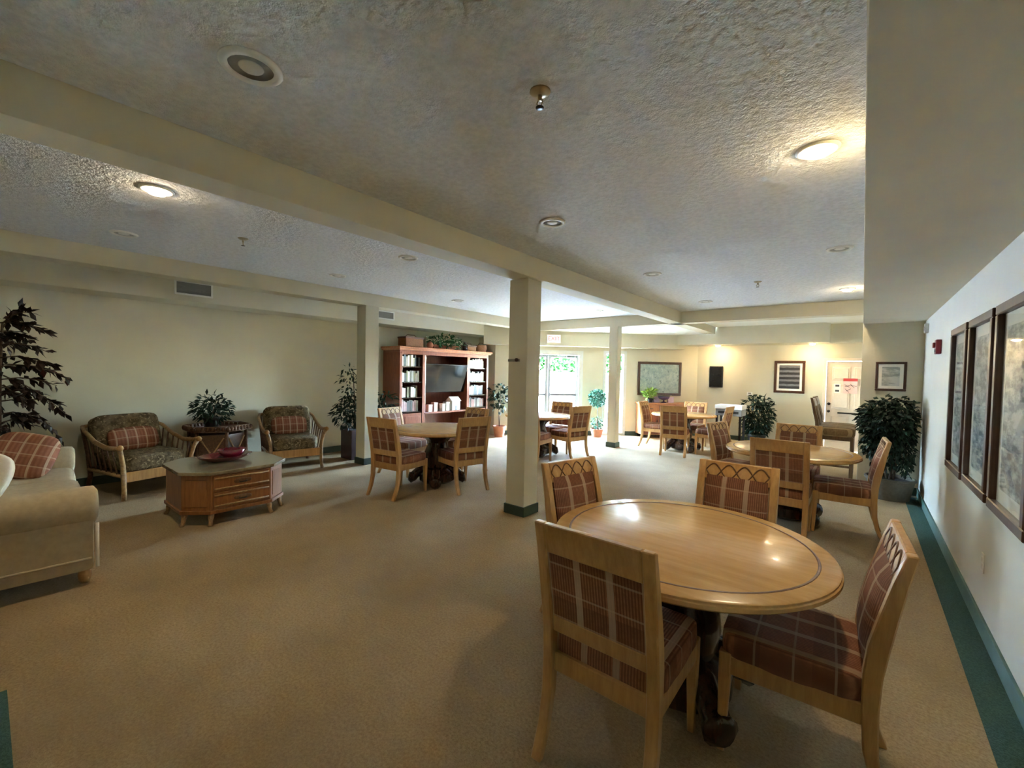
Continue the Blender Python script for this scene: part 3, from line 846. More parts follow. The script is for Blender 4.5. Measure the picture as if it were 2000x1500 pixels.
# maroon planter by the lounge column
p = thing('potted_tree', 'slim leafy tree in a tall maroon square planter behind the lounge column', 'plant', (-6.82, 4.10, 0))
MB().prism([(-0.17, -0.17), (0.17, -0.17), (0.17, 0.17), (-0.17, 0.17)], 0, 0.50).build('planter', 'maroon', p, False, 0.012)
MB().box(-0.15, 0.15, -0.15, 0.15, 0.47, 0.505).build('soil', 'soil', p)
stems(p, [[(0, 0, 0.48), (0.02, -0.02, 0.9), (0.0, -0.05, 1.5)], [(-0.03, 0.03, 0.48), (-0.04, 0.1, 0.9), (0.0, 0.22, 1.2)]], 0.014)
fm = foliage_mb(420, (0, -0.06, 0.82), 0.24, 0.32, 0.30, 0.10, 0.4, 0.4, 0.2)
o2 = foliage_mb(150, (0.0, -0.10, 1.28), 0.16, 0.20, 0.36, 0.09, 0.4, 0.4, 0.2); fm.add(o2.v, o2.f)
o2 = foliage_mb(160, (0.08, 0.42, 0.93), 0.14, 0.32, 0.22, 0.13, 0.35, 0.4, 0.2); fm.add(o2.v, o2.f)
stuff(fm.build('foliage', 'leaf_dark', p))

# purple-leaved tree behind the sofa: each leaf its own piece
p = thing('potted_tree', 'tall purple-leaved tree with long drooping branches at the picture edge behind the sofa', 'plant', (-7.08, 0.10, 0))
pot_round('grey_pot', p, 0.15, 0.20, 0.34)
lm = MB().leaf(Vector((0, 0, 0)), Vector((0, 1, 0)), Vector((0, 0, 1)), 0.115, 0.058).mesh('leaf', 'leaf_purple')
lm2 = lm.copy(); lm2.materials.clear(); lm2.materials.append(MATS['leaf_red'])
stems(p, [[(0, 0, 0.3), (0.01, 0.02, 0.9), (-0.01, 0.03, 1.5), (0, 0.05, 1.95)], [(0.03, 0, 0.3), (0.06, -0.05, 0.9), (0.05, -0.12, 1.4), (0.08, -0.16, 1.85)]], 0.02)
br = []
for k in range(26):
    z0 = 0.85+1.15*(k/25.0); a = k*2.4; R_ = (0.50 if 1.0 < z0 < 1.65 else 0.36)*random.uniform(0.8, 1.1)
    br.append((Vector((0.0, 0.03, z0)), a, R_, 0.06))
br += [(Vector((0, 0.05, 1.52)), 1.45, 0.50, 0.02), (Vector((0, 0.05, 1.40)), 1.6, 0.48, -0.12), (Vector((0, 0.05, 1.30)), 1.3, 0.44, -0.20), (Vector((0, 0.05, 1.95)), 1.2, 0.22, 0.15), (Vector((0, 0.05, 1.90)), 2.0, 0.18, 0.2)]
nl = 0; extra = MB()
for bi, (b0, a, R_, rise) in enumerate(br):
    pts = [b0+Vector((math.cos(a)*R_*q*0.7, math.sin(a)*R_*q, rise*q*2.2-0.20*q*q)) for q in (0, 0.35, 0.7, 1.0)]
    pts = [Vector((max(q.x, -0.42), q.y, q.z)) for q in pts]
    MB().tube(pts, [0.008, 0.006, 0.005, 0.003], 5).build('branch', 'bark', p, True)
    for i in range(26):
        q = 0.12+0.88*random.random(); j = min(2, int(q*3)); w_ = q*3-j; pos = pts[j].lerp(pts[j+1], min(1, w_))
        d = (pts[3]-pts[0]).normalized()*0.7+rv(0.7)+Vector((0, 0, -0.35))
        if i > 8 and bi < 26 or i > 12:
            l_ = random.uniform(0.08, 0.13); extra.leaf(pos, d, Vector((0, 0, 1))+rv(0.8), l_, l_*0.5); continue
        lo = bpy.data.objects.new('leaf', lm2 if (bi == 26 and q > 0.45) else lm); COL.objects.link(lo); lo.parent = p
        lo.matrix_local = Matrix.Translation(pos) @ d.to_track_quat('Y', 'Z').to_matrix().to_4x4() @ Matrix.Rotation(random.uniform(-0.8, 0.8), 4, 'Y') @ Matrix.Scale(random.uniform(0.75, 1.2), 4)
        nl += 1
stuff(extra.build('foliage', 'leaf_purple', p))

# plant on the end table
p = thing('potted_plant', 'bushy green plant in a dark pot on the rattan end table', 'plant', (-7.10, 2.05, 0.675))
pot_round('black', p, 0.075, 0.10, 0.15, 18)
stuff(foliage_mb(420, (0, 0, 0.27), 0.24, 0.24, 0.20, 0.085, 0.45, 0.25, 0.3).build('foliage', 'leaf_dark', p))
stems(p, [[(0, 0, 0.12), (0.03, 0.02, 0.3)], [(0, 0, 0.12), (-0.05, 0.03, 0.3)], [(0, 0, 0.12), (0, -0.06, 0.3)]], 0.006)

# plant on the far wall
p = thing('potted_plant', 'leafy floor plant against the far wall below the framed board', 'plant', (-1.85, 11.22, 0))
pot_round('black', p, 0.15, 0.19, 0.24, 20)
stuff(foliage_mb(800, (0, 0, 0.66), 0.32, 0.26, 0.50, 0.13, 0.42, 0.3, 0.3, lambda q: q.z > 0.26).build('foliage', 'leaf_dark', p))
stems(p, [[(0, 0, 0.2), (0.05, 0, 0.9)], [(0, 0, 0.2), (-0.10, 0, 0.8)]], 0.012)

# topiary by the glass doors
p = thing('topiary', 'ball topiary on a thin trunk between the glass doors and the lobby column', 'plant', (-5.02, 9.52, 0))
pot_round('terracotta', p, 0.11, 0.15, 0.20, 20)
stems(p, [[(0, 0, 0.18), (0.01, 0, 0.5), (0, 0, 0.95)]], 0.013)
fm = foliage_mb(900, (0, 0, 0.95), 0.20, 0.20, 0.20, 0.06, 0.6, 0.0, 0.9)
stuff(fm.build('foliage', 'leaf_teal', p))
stuff(foliage_mb(110, (0, 0, 0.33), 0.13, 0.13, 0.20, 0.06, 0.6, 0.3, 0.4, lambda q: q.z > 0.2).build('ivy', 'leaf_teal', p))

# plant right of the cabinet
p = thing('potted_plant', 'loose round-leaved plant beside the red cabinet, next to the glass doors', 'plant', (-6.68, 7.78, 0))
pot_round('terracotta', p, 0.11, 0.15, 0.26, 20)
stems(p, [[(0, 0, 0.2), (0.05, -0.03, 0.6), (0, 0.02, 1.2)], [(0, 0, 0.2), (-0.06, 0.03, 0.6), (0.08, -0.08, 1.0)]], 0.010)
stuff(foliage_mb(130, (0, 0, 0.95), 0.24, 0.24, 0.36, 0.11, 0.75, 0.2, 0.2).build('foliage', 'leaf_dark', p))

# ------------------------------------------------------------------ red media cabinet on the left wall (front faces +X)
CY0, CY1, CX0, CX1 = 5.13, 7.68, -7.53, -6.98
cab = thing('media_cabinet', 'tall reddish cherry wall cabinet with book bays and a central TV niche', 'cabinet', (CX0, CY0, 0))


def cb(name, x0, x1, y0, y1, z0, z1, mat='cherry', parent=None, bevel=0.004):
    return MB().box(x0-CX0, x1-CX0, y0-CY0, y1-CY0, z0, z1).build(name, mat, parent or cab, False, bevel)


D1, D2 = 5.74, 7.00
cb('side_panel', CX0, CX1, CY0, CY0+0.03, 0, 1.90); cb('side_panel', CX0, CX1, CY1-0.03, CY1, 0, 1.90)
cb('divider', CX0, CX1, D1-0.015, D1+0.015, 0, 1.90); cb('divider', CX0, CX1, D2-0.015, D2+0.015, 0, 1.90)
cb('back_panel', CX0, CX0+0.02, CY0+0.03, CY1-0.03, 0.02, 1.90)
cb('cabinet_top', CX0, CX1, CY0, CY1, 1.90, 1.935)
cb('crown', CX0, CX1+0.05, CY0-0.04, CY1+0.04, 1.935, 1.965, 'cherry_light'); cb('crown', CX0, CX1+0.08, CY0-0.06, CY1+0.06, 1.965, 2.005, 'cherry_light')
cb('fascia', CX1-0.02, CX1+0.004, CY0+0.03, CY1-0.03, 1.86, 1.90)
cb('counter', CX0+0.02, CX1+0.02, D1+0.015, D2-0.015, 0.64, 0.675, 'cherry')
cb('face_frame', CX1-0.015, CX1+0.006, CY0, CY0+0.06, 0.02, 1.86); cb('face_frame', CX1-0.015, CX1+0.006, D1-0.05, D1+0.03, 0.02, 1.86)
cb('face_frame', CX1-0.015, CX1+0.006, D2-0.03, D2+0.05, 0.02, 1.86); cb('face_frame', CX1-0.015, CX1+0.006, CY1-0.06, CY1, 0.02, 1.86)
SHZ = (0.72, 1.0, 1.31, 1.62)
bays = {'lounge-side': (CY0+0.03, D1-0.015), 'window-side': (D2+0.015, CY1-0.03)}
for bn, (a, b) in bays.items():
    for z in SHZ:
        cb('shelf', CX0+0.02, CX1-0.02, a, b, z-0.022, z, 'dark_wood')
    dd = cb('door', CX1-0.02, CX1+0.002, a+0.05, b-0.05, 0.05, 0.68, 'cherry')
    cb('door_panel', CX1+0.002, CX1+0.010, a+0.11, b-0.11, 0.11, 0.62, 'cherry').parent = dd
    MB().lathe([(0.001, -0.014), (0.012, 0), (0.001, 0.014)], 10, (CX1+0.016-CX0, (a+b)/2-CY0+0.19, 0.4)).build('knob', 'brass', dd, True)
cb('plinth', CX0, CX1-0.03, CY0, CY1, 0, 0.05, 'dark_wood')
ORD = ('first', 'second', 'third', 'fourth', 'fifth', 'sixth', 'seventh', 'eighth', 'ninth', 'tenth', 'eleventh', 'twelfth', 'thirteenth', 'fourteenth', 'fifteenth', 'sixteenth')
TOPN = {0.72: 'bottom', 1.0: 'third', 1.31: 'second', 1.62: 'top'}
for bn, (a, b) in bays.items():
    for si, z in enumerate(SHZ):
        y = a+0.065; bi = 0
        while y < b-0.10:
            w_ = random.choice((0.034, 0.042, 0.05)); hgt = random.uniform(0.17, 0.235); dp = random.uniform(0.15, 0.19)
            ck = random.choice(['white', 'white', 'pale grey', 'black', 'slate blue', 'olive', 'white'] if bn == 'lounge-side' else ['white', 'pale grey', 'slate blue', 'dark green', 'white', 'slate blue'])
            if si == 0:
                ck = random.choice(['dull pink', 'pale grey', 'black', 'dull pink'])
            if random.random() < 0.92:
                bi += 1; xo = CX1-0.045-dp
                bo = thing('book', f'{ck} spined book, {ORD[bi-1]} from the lounge end of the {TOPN[z]} {bn} cabinet shelf', 'book', (xo, y, z), 0, f'books on the {TOPN[z]} {bn} shelf')
                MB().box(0, dp, 0, w_-0.002, 0, hgt).box(dp, dp+0.0015, 0.004, w_-0.006, hgt*0.72, hgt*0.78).build('cover', 'book_'+ck, bo, False)
                MB().box(-0.001, dp-0.006, 0.004, w_-0.006, hgt-0.004, hgt+0.0006).build('pages', 'paper', bo)
            y += w_+0.002
# television, tilted
tv = thing('television', 'black flat television tilted down in the niche of the red cabinet', 'television', (-7.12, 6.42, 1.38))
MT = Matrix.Rotation(math.radians(-8), 4, 'Z') @ Matrix.Rotation(math.radians(14), 4, 'Y')
MB().box(-0.02, 0.025, -0.555, 0.555, -0.315, 0.315, MT).build('housing', 'black', tv, False, 0.006)
MB().box(0.025, 0.027, -0.54, 0.54, -0.295, 0.30, MT).build('screen', 'tv_screen', tv)
MB().box(-0.41, -0.02, -0.05, 0.05, -0.05, 0.05).build('wall_arm', 'dark_metal', tv)
# things on the counter of the cabinet
for (y, w_, h_, mt, lb) in ((5.93, 0.11, 0.15, 'pinkish', 'pinkish paper-wrapped box at the end of the cabinet counter'), (6.08, 0.09, 0.19, 'pinkish', 'taller pinkish box on the cabinet counter'),
                            (6.30, 0.08, 0.16, 'offwhite', 'small off-white carton in the middle of the cabinet counter'), (6.42, 0.10, 0.19, 'offwhite', 'middle-sized off-white carton on the cabinet counter')):
    b_ = thing('gift_box', lb, 'box', (-7.05, y, 0.675), random.uniform(-0.2, 0.2), 'boxes on the cabinet counter')
    MB().box(-0.05, 0.05, -w_/2, w_/2, 0, h_*0.8).build('box_body', mt, b_, False, 0.004); MB().box(-0.054, 0.054, -w_/2-0.004, w_/2+0.004, h_*0.8, h_).build('lid', mt, b_, False, 0.004)
hs = thing('model_house', 'white little house ornament with a pitched roof on the cabinet counter', 'ornament', (-7.08, 6.66, 0.675))
MB().box(-0.09, 0.09, -0.12, 0.12, 0, 0.20).build('walls', 'offwhite', hs, False, 0.004)
MB().add([(-0.11, -0.14, 0.20), (0.11, -0.14, 0.20), (0.11, 0.14, 0.20), (-0.11, 0.14, 0.20), (0, -0.14, 0.30), (0, 0.14, 0.30)], [(0, 1, 4), (1, 2, 5, 4), (2, 3, 5), (3, 0, 4, 5), (0, 3, 2, 1)]).build('roof', 'white_plastic', hs)
MB().box(0.09, 0.093, -0.03, 0.03, 0, 0.10).build('door', 'grey_plastic', hs)


def basket(label, loc, wx, wy, h, mat='wicker', rnd=False):
    b_ = thing('basket', label, 'basket', loc, 0, 'baskets on top of the cabinet')
    if rnd:
        MB().lathe([(0.001, 0), (wx*0.8, 0), (wx, h*0.5), (wx*0.92, h), (wx*0.8, h), (wx*0.85, h*0.5), (0.001, 0.03)], 20).build('weave', mat, b_, 'auto')
    else:
        MB().box(-wx, wx, -wy, wy, 0, h).build('weave', mat, b_, False, 0.015)
        MB().box(-wx-0.008, wx+0.008, -wy-0.008, wy+0.008, h-0.03, h+0.005).build('rim', 'rattan_dark', b_, False, 0.006)
    MB().tube([(0, -wy*0.7, h), (0, -wy*0.4, h+0.05), (0, wy*0.4, h+0.05), (0, wy*0.7, h)], 0.008, 6).build('handle', 'rattan_dark', b_, True)


basket('tall rectangular wicker basket on the lounge end of the red cabinet top', (-7.15, 5.52, 2.005), 0.13, 0.22, 0.20)
basket('square orange wicker basket on the window half of the red cabinet top', (-7.10, 7.13, 2.005), 0.11, 0.14, 0.13)
basket('round wicker basket at the window end of the red cabinet top', (-7.08, 7.52, 2.005), 0.14, 0.14, 0.16, 'wicker', True)
vz = thing('jar', 'small reddish jar on the cabinet top beside the ivy', 'jar', (-7.03, 5.92, 2.005))
MB().lathe([(0.001, 0), (0.05, 0), (0.075, 0.06), (0.06, 0.11), (0.035, 0.12)], 18).build('jar_body', 'terracotta', vz, True); MB().lathe([(0.045, 0.12), (0.045, 0.13), (0.012, 0.135), (0.012, 0.15), (0.001, 0.152)], 16).build('lid', 'cherry', vz, True)
vz = thing('vase', 'dark vase on the cabinet top between ivy and basket', 'vase', (-7.03, 6.93, 2.005))
MB().lathe([(0.001, 0), (0.045, 0), (0.06, 0.07), (0.04, 0.14), (0.03, 0.17), (0.042, 0.185), (0.034, 0.185), (0.024, 0.16), (0.001, 0.15)], 18).build('vase_body', 'dark_wood', vz, True)
MB().lathe([(0.046, 0.186), (0.046, 0.191), (0.036, 0.191), (0.036, 0.186)], 18).build('lip', 'dark_metal', vz, True)
p = thing('trailing_ivy', 'green trailing ivy in a planter box on top of the red cabinet', 'plant', (-7.10, 6.38, 2.005))
MB().box(-0.09, 0.09, -0.36, 0.36, 0, 0.09).build('planter', 'terracotta', p, False, 0.006)
stuff(foliage_mb(330, (0.05, 0, 0.16), 0.18, 0.50, 0.15, 0.085, 0.65, 0.2, 0.1, lambda q: q.z > 0.012).build('foliage', 'leaf_green', p))

# ------------------------------------------------------------------ sideboard on the 45 degree wall
def dpos(u, v, z=0):
    q = M0 @ Vector((u, v, z)); return (q.x, q.y, q.z)


US = 4.22
sb = thing('sideboard', 'orange-brown wooden sideboard under the botanical painting', 'sideboard', dpos(US, 0.025), PI/4)
# local x along the wall, local -y into the room
def sbx(n_, x0, x1, y0, y1, z0, z1, mat='sideboard_wood', par=None):
    return MB().box(x0, x1, -y1, -y0, z0, z1).build(n_, mat, par or sb, False, 0.005)


sbx('body', -0.62, 0.62, 0, 0.40, 0.08, 0.83); sbx('counter_top', -0.65, 0.65, 0, 0.43, 0.83, 0.86); sbx('plinth', -0.58, 0.58, 0.02, 0.37, 0, 0.08, 'dark_wood')
for i in range(3):
    x0 = -0.60+i*0.405
    q = sbx('drawer', x0, x0+0.39, 0.40, 0.415, 0.64, 0.81); sbx('pull', x0+0.15, x0+0.24, 0.415, 0.432, 0.715, 0.73, 'dark_metal', q)
    q = sbx('door', x0, x0+0.39, 0.40, 0.415, 0.10, 0.62, 'cherry'); sbx('pull', x0+0.34, x0+0.355, 0.415, 0.432, 0.36, 0.45, 'dark_metal', q)
p = thing('potted_plant', 'yellow-green spiky plant in a dark pot on the sideboard', 'plant', dpos(3.86, 0.26, 0.86))
pot_round('black', p, 0.05, 0.07, 0.11, 16)
stuff(foliage_mb(120, (0, 0, 0.20), 0.10, 0.10, 0.12, 0.15, 0.30, -0.4, 0.1).build('foliage', 'leaf_lime', p))
v_ = thing('bowl', 'dark purple pedestal bowl on the sideboard', 'bowl', dpos(4.22, 0.25, 0.86))
MB().lathe([(0.001, 0), (0.07, 0), (0.075, 0.012), (0.02, 0.03), (0.02, 0.06), (0.12, 0.10), (0.15, 0.16), (0.14, 0.16), (0.10, 0.11), (0.001, 0.09)], 22).build('bowl_body', 'purple', v_, True)
MB().lathe([(0.151, 0.158), (0.155, 0.164), (0.145, 0.166), (0.141, 0.160)], 22).build('rim', 'dark_metal', v_, True)
for u, lb in ((4.05, 'lilac gift bag on the sideboard beside the yellow-green plant'), (4.42, 'lilac gift bag on the sideboard on the far side of the purple bowl')):
    b_ = thing('gift_bag', lb, 'bag', dpos(u, 0.2, 0.86), PI/4, 'lilac gift bags')
    MB().add([(-0.07, -0.04, 0), (0.07, -0.04, 0), (0.07, 0.04, 0), (-0.07, 0.04, 0), (-0.08, -0.015, 0.14), (0.08, -0.015, 0.14), (0.08, 0.015, 0.14), (-0.08, 0.015, 0.14)],
             [(3, 2, 1, 0), (4, 5, 6, 7), (0, 1, 5, 4), (1, 2, 6, 5), (2, 3, 7, 6), (3, 0, 4, 7)]).build('bag_body', 'lilac', b_)
    MB().tube([(-0.03, 0, 0.14), (-0.025, 0, 0.18), (0.025, 0, 0.18), (0.03, 0, 0.14)], 0.003, 5).build('handle', 'offwhite', b_, True)
# grey box on the far table
b_ = thing('printer', 'grey and white box-shaped machine standing behind the far dining table', 'machine', (-2.22, 10.35, 0))
MB().box(-0.26, 0.26, -0.22, 0.22, 0.70, 0.84).build('lower_case', 'grey_plastic', b_, False, 0.012); MB().box(-0.27, 0.27, -0.23, 0.23, 0.84, 0.93).build('lid', 'white_plastic', b_, False, 0.012)
MB().box(-0.20, 0.20, -0.225, -0.215, 0.75, 0.80).build('tray_slot', 'black', b_)
for sx in (-1, 1):
    for sy in (-1, 1):
        MB().box(sx*0.23-0.02, sx*0.23+0.02, sy*0.19-0.02, sy*0.19+0.02, 0, 0.70).build('stand_leg', 'dark_metal', b_)

# ------------------------------------------------------------------ pictures
def framed(name, label, M, w, h, fw, depth, fmat, pic, matw=0.0, group=None, glass=False):
    """M: frame centre, local x along wall, y out of the wall, z up"""
    o = thing(name, label, 'picture', (0, 0, 0), 0, group); o.matrix_world = M
    for a, b, c, d in ((-w/2, w/2, h/2-fw, h/2), (-w/2, w/2, -h/2, -h/2+fw), (-w/2, -w/2+fw, -h/2+fw, h/2-fw), (w/2-fw, w/2, -h/2+fw, h/2-fw)):
        MB().box(a, b, 0.002, depth, c, d).build('frame_bar', fmat, o, False, 0.005, 1)
    if matw:
        MB().box(-w/2+fw, w/2-fw, 0.002, depth*0.45, -h/2+fw, h/2-fw).build('mount', 'paper', o)
        MB().box(-w/2+fw+matw, w/2-fw-matw, depth*0.45, depth*0.45+0.002, -h/2+fw+matw, h/2-fw-matw).build('print', pic, o)
    else:
        MB().box(-w/2+fw, w/2-fw, 0.002, depth*0.5, -h/2+fw, h/2-fw).build('canvas', pic, o)
    if glass:
        MB().box(-w/2+fw, w/2-fw, depth*0.62, depth*0.62+0.002, -h/2+fw, h/2-fw).build('glass', 'clear_pane', o)
    return o


def wallM(x, y, z, ang):
    """ang: direction of the wall normal in degrees"""
    return Matrix.Translation((x, y, z)) @ Matrix.Rotation(math.radians(ang-90), 4, 'Z')


wood('frame_brown', (0.045, 0.018, 0.010), (0.085, 0.035, 0.018), 0.35, 0.2)
framed('framed_print', 'tall framed print on the picture wall, the one farthest from the camera', wallM(XR, 4.865, 1.405, 180), 0.70, 1.155, 0.055, 0.055, 'frame_brown', 'print_scene', 0.075, 'tall framed prints', True)
framed('framed_print', 'tall framed print in the middle of the three on the picture wall', wallM(XR, 4.055, 1.41, 180), 0.72, 1.14, 0.055, 0.055, 'frame_brown', 'print_scene2', 0.075, 'tall framed prints', True)
framed('framed_print', 'tall framed print cut by the picture edge, nearest the camera', wallM(XR, 3.255, 1.41, 180), 0.72, 1.14, 0.055, 0.055, 'frame_brown', 'print_scene3', 0.075, 'tall framed prints', True)
framed('framed_print', 'small dark-framed grey landscape above the corner ficus', wallM(0.297, 7.9, 1.597, 270), 0.325, 0.40, 0.030, 0.025, 'frame_brown', 'print_grey', 0.04)
framed('framed_board', 'dark framed notice board with rows of grey plates on the far wall', wallM(-1.30, YF, 1.565, 270), 0.60, 0.735, 0.055, 0.03, 'frame_brown', 'print_list', 0.045)
fp = M0 @ Matrix.Translation((4.20, 0, 1.455)); q = fp.translation
framed('framed_painting', 'wide botanical painting in teal and green above the sideboard', Matrix.Translation(q) @ Matrix.Rotation(math.radians(-45-90), 4, 'Z'), 1.15, 0.85, 0.06, 0.035, 'frame_brown', 'print_leaves')
sp_ = thing('wall_speaker', 'black flat panel box hanging on the far wall', 'speaker', (-2.85, YF, 1.535))
MB().box(-0.155, 0.155, -0.05, 0, -0.265, 0.265).build('case', 'black', sp_, False, 0.012); MB().box(-0.135, 0.135, -0.056, -0.05, -0.245, 0.245).build('front_mesh', 'tv_screen', sp_, False, 0.004)
# papers on the panelled door
sg = thing('door_sign', 'pink notice with a red header fixed to the panelled door', 'sign', (-0.20, YF+0.006, 1.50))
MB().box(-0.12, 0.12, -0.005, 0, -0.26, 0.06).build('sheet', 'sign_pink', sg); MB().box(-0.12, 0.12, -0.007, -0.005, 0.0, 0.06).build('header', 'sign_red', sg)
for i in range(6):
    a = random.uniform(-0.9, 0.9); Mx = Matrix.Translation((random.uniform(-0.06, 0.06), -0.006, -0.14+random.uniform(-0.06, 0.05))) @ Matrix.Rotation(a, 4, 'Y')
    MB().box(-0.05, 0.05, -0.001, 0, -0.004, 0.004, Mx).build('mark', 'ink', sg)
sg = thing('paper_notice', 'small white paper notice with dark marks on the panelled door', 'sign', (-0.42, YF+0.006, 1.34))
MB().box(-0.06, 0.06, -0.003, 0, -0.10, 0.10).build('sheet', 'paper', sg)
for z in (-0.05, 0.06):
    MB().box(-0.035, 0.035, -0.004, -0.003, z-0.02, z+0.02).build('mark', 'ink', sg)

# ------------------------------------------------------------------ wall devices
al = thing('fire_alarm', 'dark red fire alarm strobe on the picture wall', 'alarm', (XR, 6.33, 1.905))
MB().box(-0.045, 0, -0.06, 0.06, -0.075, 0.075).build('case', 'alarm_red', al, False, 0.008); MB().box(-0.065, -0.045, -0.03, 0.03, -0.01, 0.045).build('strobe', 'alarm_red', al, False, 0.006)
MB().box(-0.048, -0.045, -0.035, 0.035, -0.055, -0.025).build('grille', 'black', al)
oo = thing('wall_outlet', 'white power outlet low on the picture wall', 'outlet', (XR, 3.94, 0.42))
MB().box(-0.006, 0, -0.036, 0.036, -0.058, 0.058).build('plate', 'white_plastic', oo, False, 0.002)
for z in (-0.022, 0.022):
    MB().box(-0.008, -0.006, -0.016, 0.016, z-0.014, z+0.014).build('socket', 'offwhite', oo)
oo = thing('motion_sensor', 'small white sensor high on the picture wall beside the corner', 'sensor', (XR, 7.54, 2.21))
MB().box(-0.04, 0, -0.035, 0.035, -0.06, 0.06).build('case', 'white_plastic', oo, False, 0.008); MB().box(-0.044, -0.04, -0.02, 0.02, -0.03, 0.02).build('lens', 'fixture_grey', oo)
oo = thing('thermostat', 'white thermostat on the far wall above the floor plant', 'thermostat', (-2.09, YF, 1.14))
MB().box(-0.06, 0.06, -0.03, 0, -0.045, 0.045).build('case', 'white_plastic', oo, False, 0.006); MB().box(-0.03, 0.03, -0.032, -0.03, 0.0, 0.03).build('display', 'fixture_grey', oo)
oo = thing('card_reader', 'thin metal plate with a dark knob on the middle column', 'wall plate', (-2.94, 3.645, 1.675))
MB().box(-0.075, 0.085, -0.012, 0, -0.014, 0.014).build('plate', 'fixture_grey', oo, False, 0.003); MB().lathe([(0.02, 0), (0.02, 0.02), (0.012, 0.028), (0.001, 0.028)], 12, M=Matrix.Translation((0.055, -0.012, 0.004)) @ Matrix.Rotation(PI/2, 4, 'X')).build('knob', 'maroon', oo, 'auto')
# exit sign on the window soffit
ex = thing('exit_sign', 'lit red EXIT sign on the soffit above the glass doors', 'exit sign', dpos(1.38, 0.30, 2.365), PI/4)
MB().box(-0.17, 0.17, -0.045, 0, -0.10, 0.10).build('housing', 'offwhite', ex, False, 0.006); MB().box(-0.155, 0.155, -0.048, -0.045, -0.088, 0.088).build('face', 'exit_face', ex)


def text_mesh(txt, size, mat, parent, loc, rot):
    cu = bpy.data.curves.new('lettering', 'FONT'); cu.body = txt; cu.size = size; cu.align_x = 'CENTER'; cu.align_y = 'CENTER'; cu.extrude = 0.001
    to = bpy.data.objects.new('lettering_source', cu); COL.objects.link(to)
    dg = bpy.context.evaluated_depsgraph_get(); me = bpy.data.meshes.new_from_object(to.evaluated_get(dg))
    bpy.data.objects.remove(to); me.materials.clear(); me.materials.append(MATS[mat])
    o = bpy.data.objects.new('lettering', me); COL.objects.link(o); o.parent = parent; o.location = loc; o.rotation_euler = rot; return o


text_mesh('EXIT', 0.14, 'sign_red', ex, (0, -0.050, 0), (PI/2, 0, 0))
# air vents on the left soffit
for y0, y1, z0, z1, lb in ((1.60, 2.03, 2.475, 2.665, 'larger air vent on the lounge soffit above the armchairs'), (4.62, 5.0, 2.485, 2.645, 'smaller air vent on the soffit near the red cabinet')):
    vv = thing('air_vent', lb, 'vent', (-7.0, y0, z0), 0, 'soffit air vents')
    w_, h_ = y1-y0, z1-z0
    MB().box(0, 0.004, 0.02, w_-0.02, 0.02, h_-0.02).build('backing', 'fixture_grey', vv)
    MB().box(0, 0.014, 0, w_, 0, 0.022).box(0, 0.014, 0, w_, h_-0.022, h_).box(0, 0.014, 0, 0.022, 0.022, h_-0.022).box(0, 0.014, w_-0.022, w_, 0.022, h_-0.022).build('frame', 'fixture_white', vv)
    sl = MB().box(-0.004, 0.004, 0.022, w_-0.022, -0.0015, 0.0015).mesh('louvre', 'fixture_grey')
    for i in range(9):
        s_ = bpy.data.objects.new('louvre', sl); COL.objects.link(s_); s_.parent = vv
        s_.location = (0.009, 0, 0.03+(h_-0.06)*i/8); s_.rotation_euler = (0, 0.6, 0)

# ------------------------------------------------------------------ ceiling fixtures


def downlight(label, x, y, z, on=None, power=0.0, r=0.105, grp='recessed ceiling lights'):
    o = thing('ceiling_light', label, 'ceiling light', (x, y, z), 0, grp)
    MB().lathe([(r, 0), (r, -0.006), (r-0.012, -0.014), (r*0.72, -0.012), (r*0.70, -0.002)], 32).build('trim_ring', 'fixture_white', o, True)
    if on:
        MB().lathe([(r*0.70, -0.003), (r*0.66, -0.016), (r*0.45, -0.034), (0.001, -0.042)], 24).build('lens', on, o, True)
        L = bpy.data.lights.new('lamp_glow', 'SPOT'); L.energy = power; L.spot_size = math.radians(168); L.spot_blend = 1.0; L.shadow_soft_size = 0.2; L.color = (1.0, 0.78, 0.50)
        lo = bpy.data.objects.new('lamp_glow', L); COL.objects.link(lo); lo.parent = o; lo.location = (0, 0, -0.06)
    else:
        MB().lathe([(r*0.71, -0.004), (r*0.50, -0.001), (0.001, -0.001)], 24).build('baffle', 'fixture_mid', o, True)
        MB().lathe([(r*0.42, -0.002), (r*0.36, -0.008), (0.001, -0.010)], 20).build('bulb', 'fixture_white', o, True)
    return o


ON = 1.4
downlight('unlit round ceiling light nearest the camera over the open floor', -1.96, 0.70, ZC, r=0.115)
downlight('glowing ceiling light above the nearest dining table, close to the soffit edge', -0.226, 2.80, ZC, 'lamp_on', ON, 0.10)
downlight('unlit white ceiling light close to the main beam, level with the nearest table', -1.98, 2.91, ZC)
downlight('unlit ceiling light by the soffit edge above the ficus table', -0.207, 5.04, ZC)
downlight('unlit ceiling light by the main beam beyond the middle column', -2.0, 5.09, ZC)
downlight('unlit ceiling light by the main beam just before the cross beam', -2.03, 7.45, ZC)
downlight('small glowing ceiling light by the soffit edge just before the cross beam', -0.20, 7.35, ZC, 'lamp_on', ON*0.5, 0.09)
downlight('glowing ceiling light above the lounge, beside the main beam', -3.83, 0.78, ZC, 'lamp_on', ON, 0.10)
downlight('unlit ceiling light above the lounge close to the left beam, over the sofa', -5.37, 0.85, ZC)
downlight('unlit ceiling light above the lounge between sofa and lounge column', -5.36, 2.95, ZC)
downlight('unlit ceiling light beside the main beam before the cabinet table', -3.85, 2.92, ZC)
downlight('unlit ceiling light in front of the red cabinet', -5.47, 5.20, ZC)
downlight('unlit ceiling light beside the main beam behind the middle column', -3.84, 5.10, ZC)
downlight('unlit ceiling light near the lobby column', -4.0, 7.5, ZC)
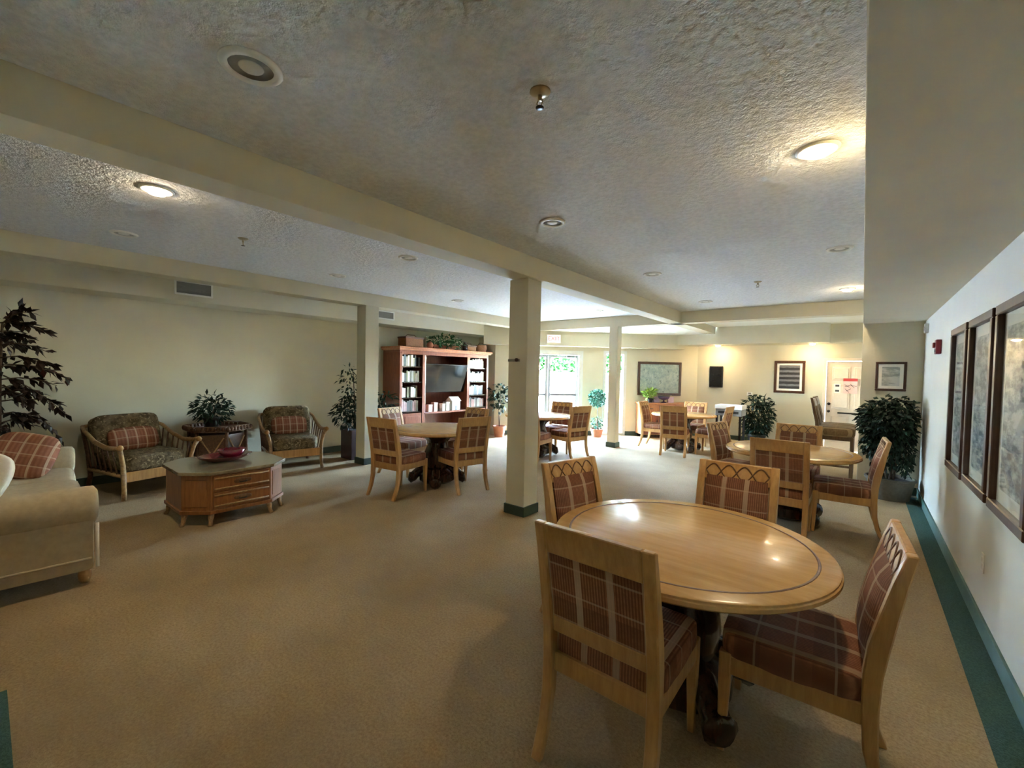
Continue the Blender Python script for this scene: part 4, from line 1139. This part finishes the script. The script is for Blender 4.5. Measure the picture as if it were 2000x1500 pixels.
downlight('glowing soffit light over the far wall beside the black panel box', -2.75, 11.27, 2.30, 'lamp_far', 2.5, 0.075, 'far soffit lights')
downlight('glowing soffit light over the far wall next to the panelled door', -0.86, 11.27, 2.30, 'lamp_far', 2.5, 0.075, 'far soffit lights')


def sprinkler(label, x, y):
    o = thing('fire_sprinkler', label, 'sprinkler', (x, y, ZC), 0, 'ceiling sprinklers')
    MB().lathe([(0.045, 0), (0.045, -0.004), (0.030, -0.014), (0.014, -0.018), (0.001, -0.018)], 20).build('escutcheon', 'brass', o, 'auto')
    MB().tube([(0, 0, -0.016), (0, 0, -0.038)], 0.010, 10).build('nozzle', 'brass', o, True)
    for s in (-1, 1):
        MB().tube([(s*0.009, 0, -0.036), (s*0.016, 0, -0.048), (s*0.004, 0, -0.066)], 0.003, 6).build('yoke_arm', 'brass', o, True)
    MB().lathe([(0.001, -0.068), (0.018, -0.068), (0.018, -0.071), (0.001, -0.071)], 14).build('deflector', 'dark_metal', o, True)


sprinkler('brass fire sprinkler on the ceiling nearest the camera', -1.12, 1.53)
sprinkler('fire sprinkler on the ceiling above the ficus table', -1.075, 6.23)
sprinkler('fire sprinkler on the ceiling above the lounge', -4.6, 1.58)

# ------------------------------------------------------------------ outside the glass doors
struct('exterior_ground', MB().prism([(-40, 7.0), (-7.75, 8.1), (-3.4, 12.2), (-3.0, 45), (-40, 45)], -0.12, -0.06), 'concrete')
gw = thing('garden_wall', 'white garden wall outside the glass doors', 'wall', dpos(1.6, -4.6, -0.06), PI/4)
MB().box(-9, 9, 0, 0.2, 0, 1.58).build('wall_body', 'outdoor_white', gw); MB().box(-9, 9, -0.03, 0.23, 1.58, 1.64).build('coping', 'outdoor_white', gw)
hd = thing('garden_hedge', 'sunlit green hedge rising behind the white garden wall', 'hedge', dpos(1.6, -5.9, -0.06), PI/4)
stuff(foliage_mb(12000, (0, 0, 1.9), 7.0, 0.7, 1.5, 0.24, 0.55, 0.1, 0.6).build('foliage', 'leaf_sun', hd))
for i in range(6):
    MB().tube([(-5+i*2, 0, 0), (-4.9+i*2, 0.05, 1.4)], 0.05, 6).build('trunk', 'bark', hd, True)
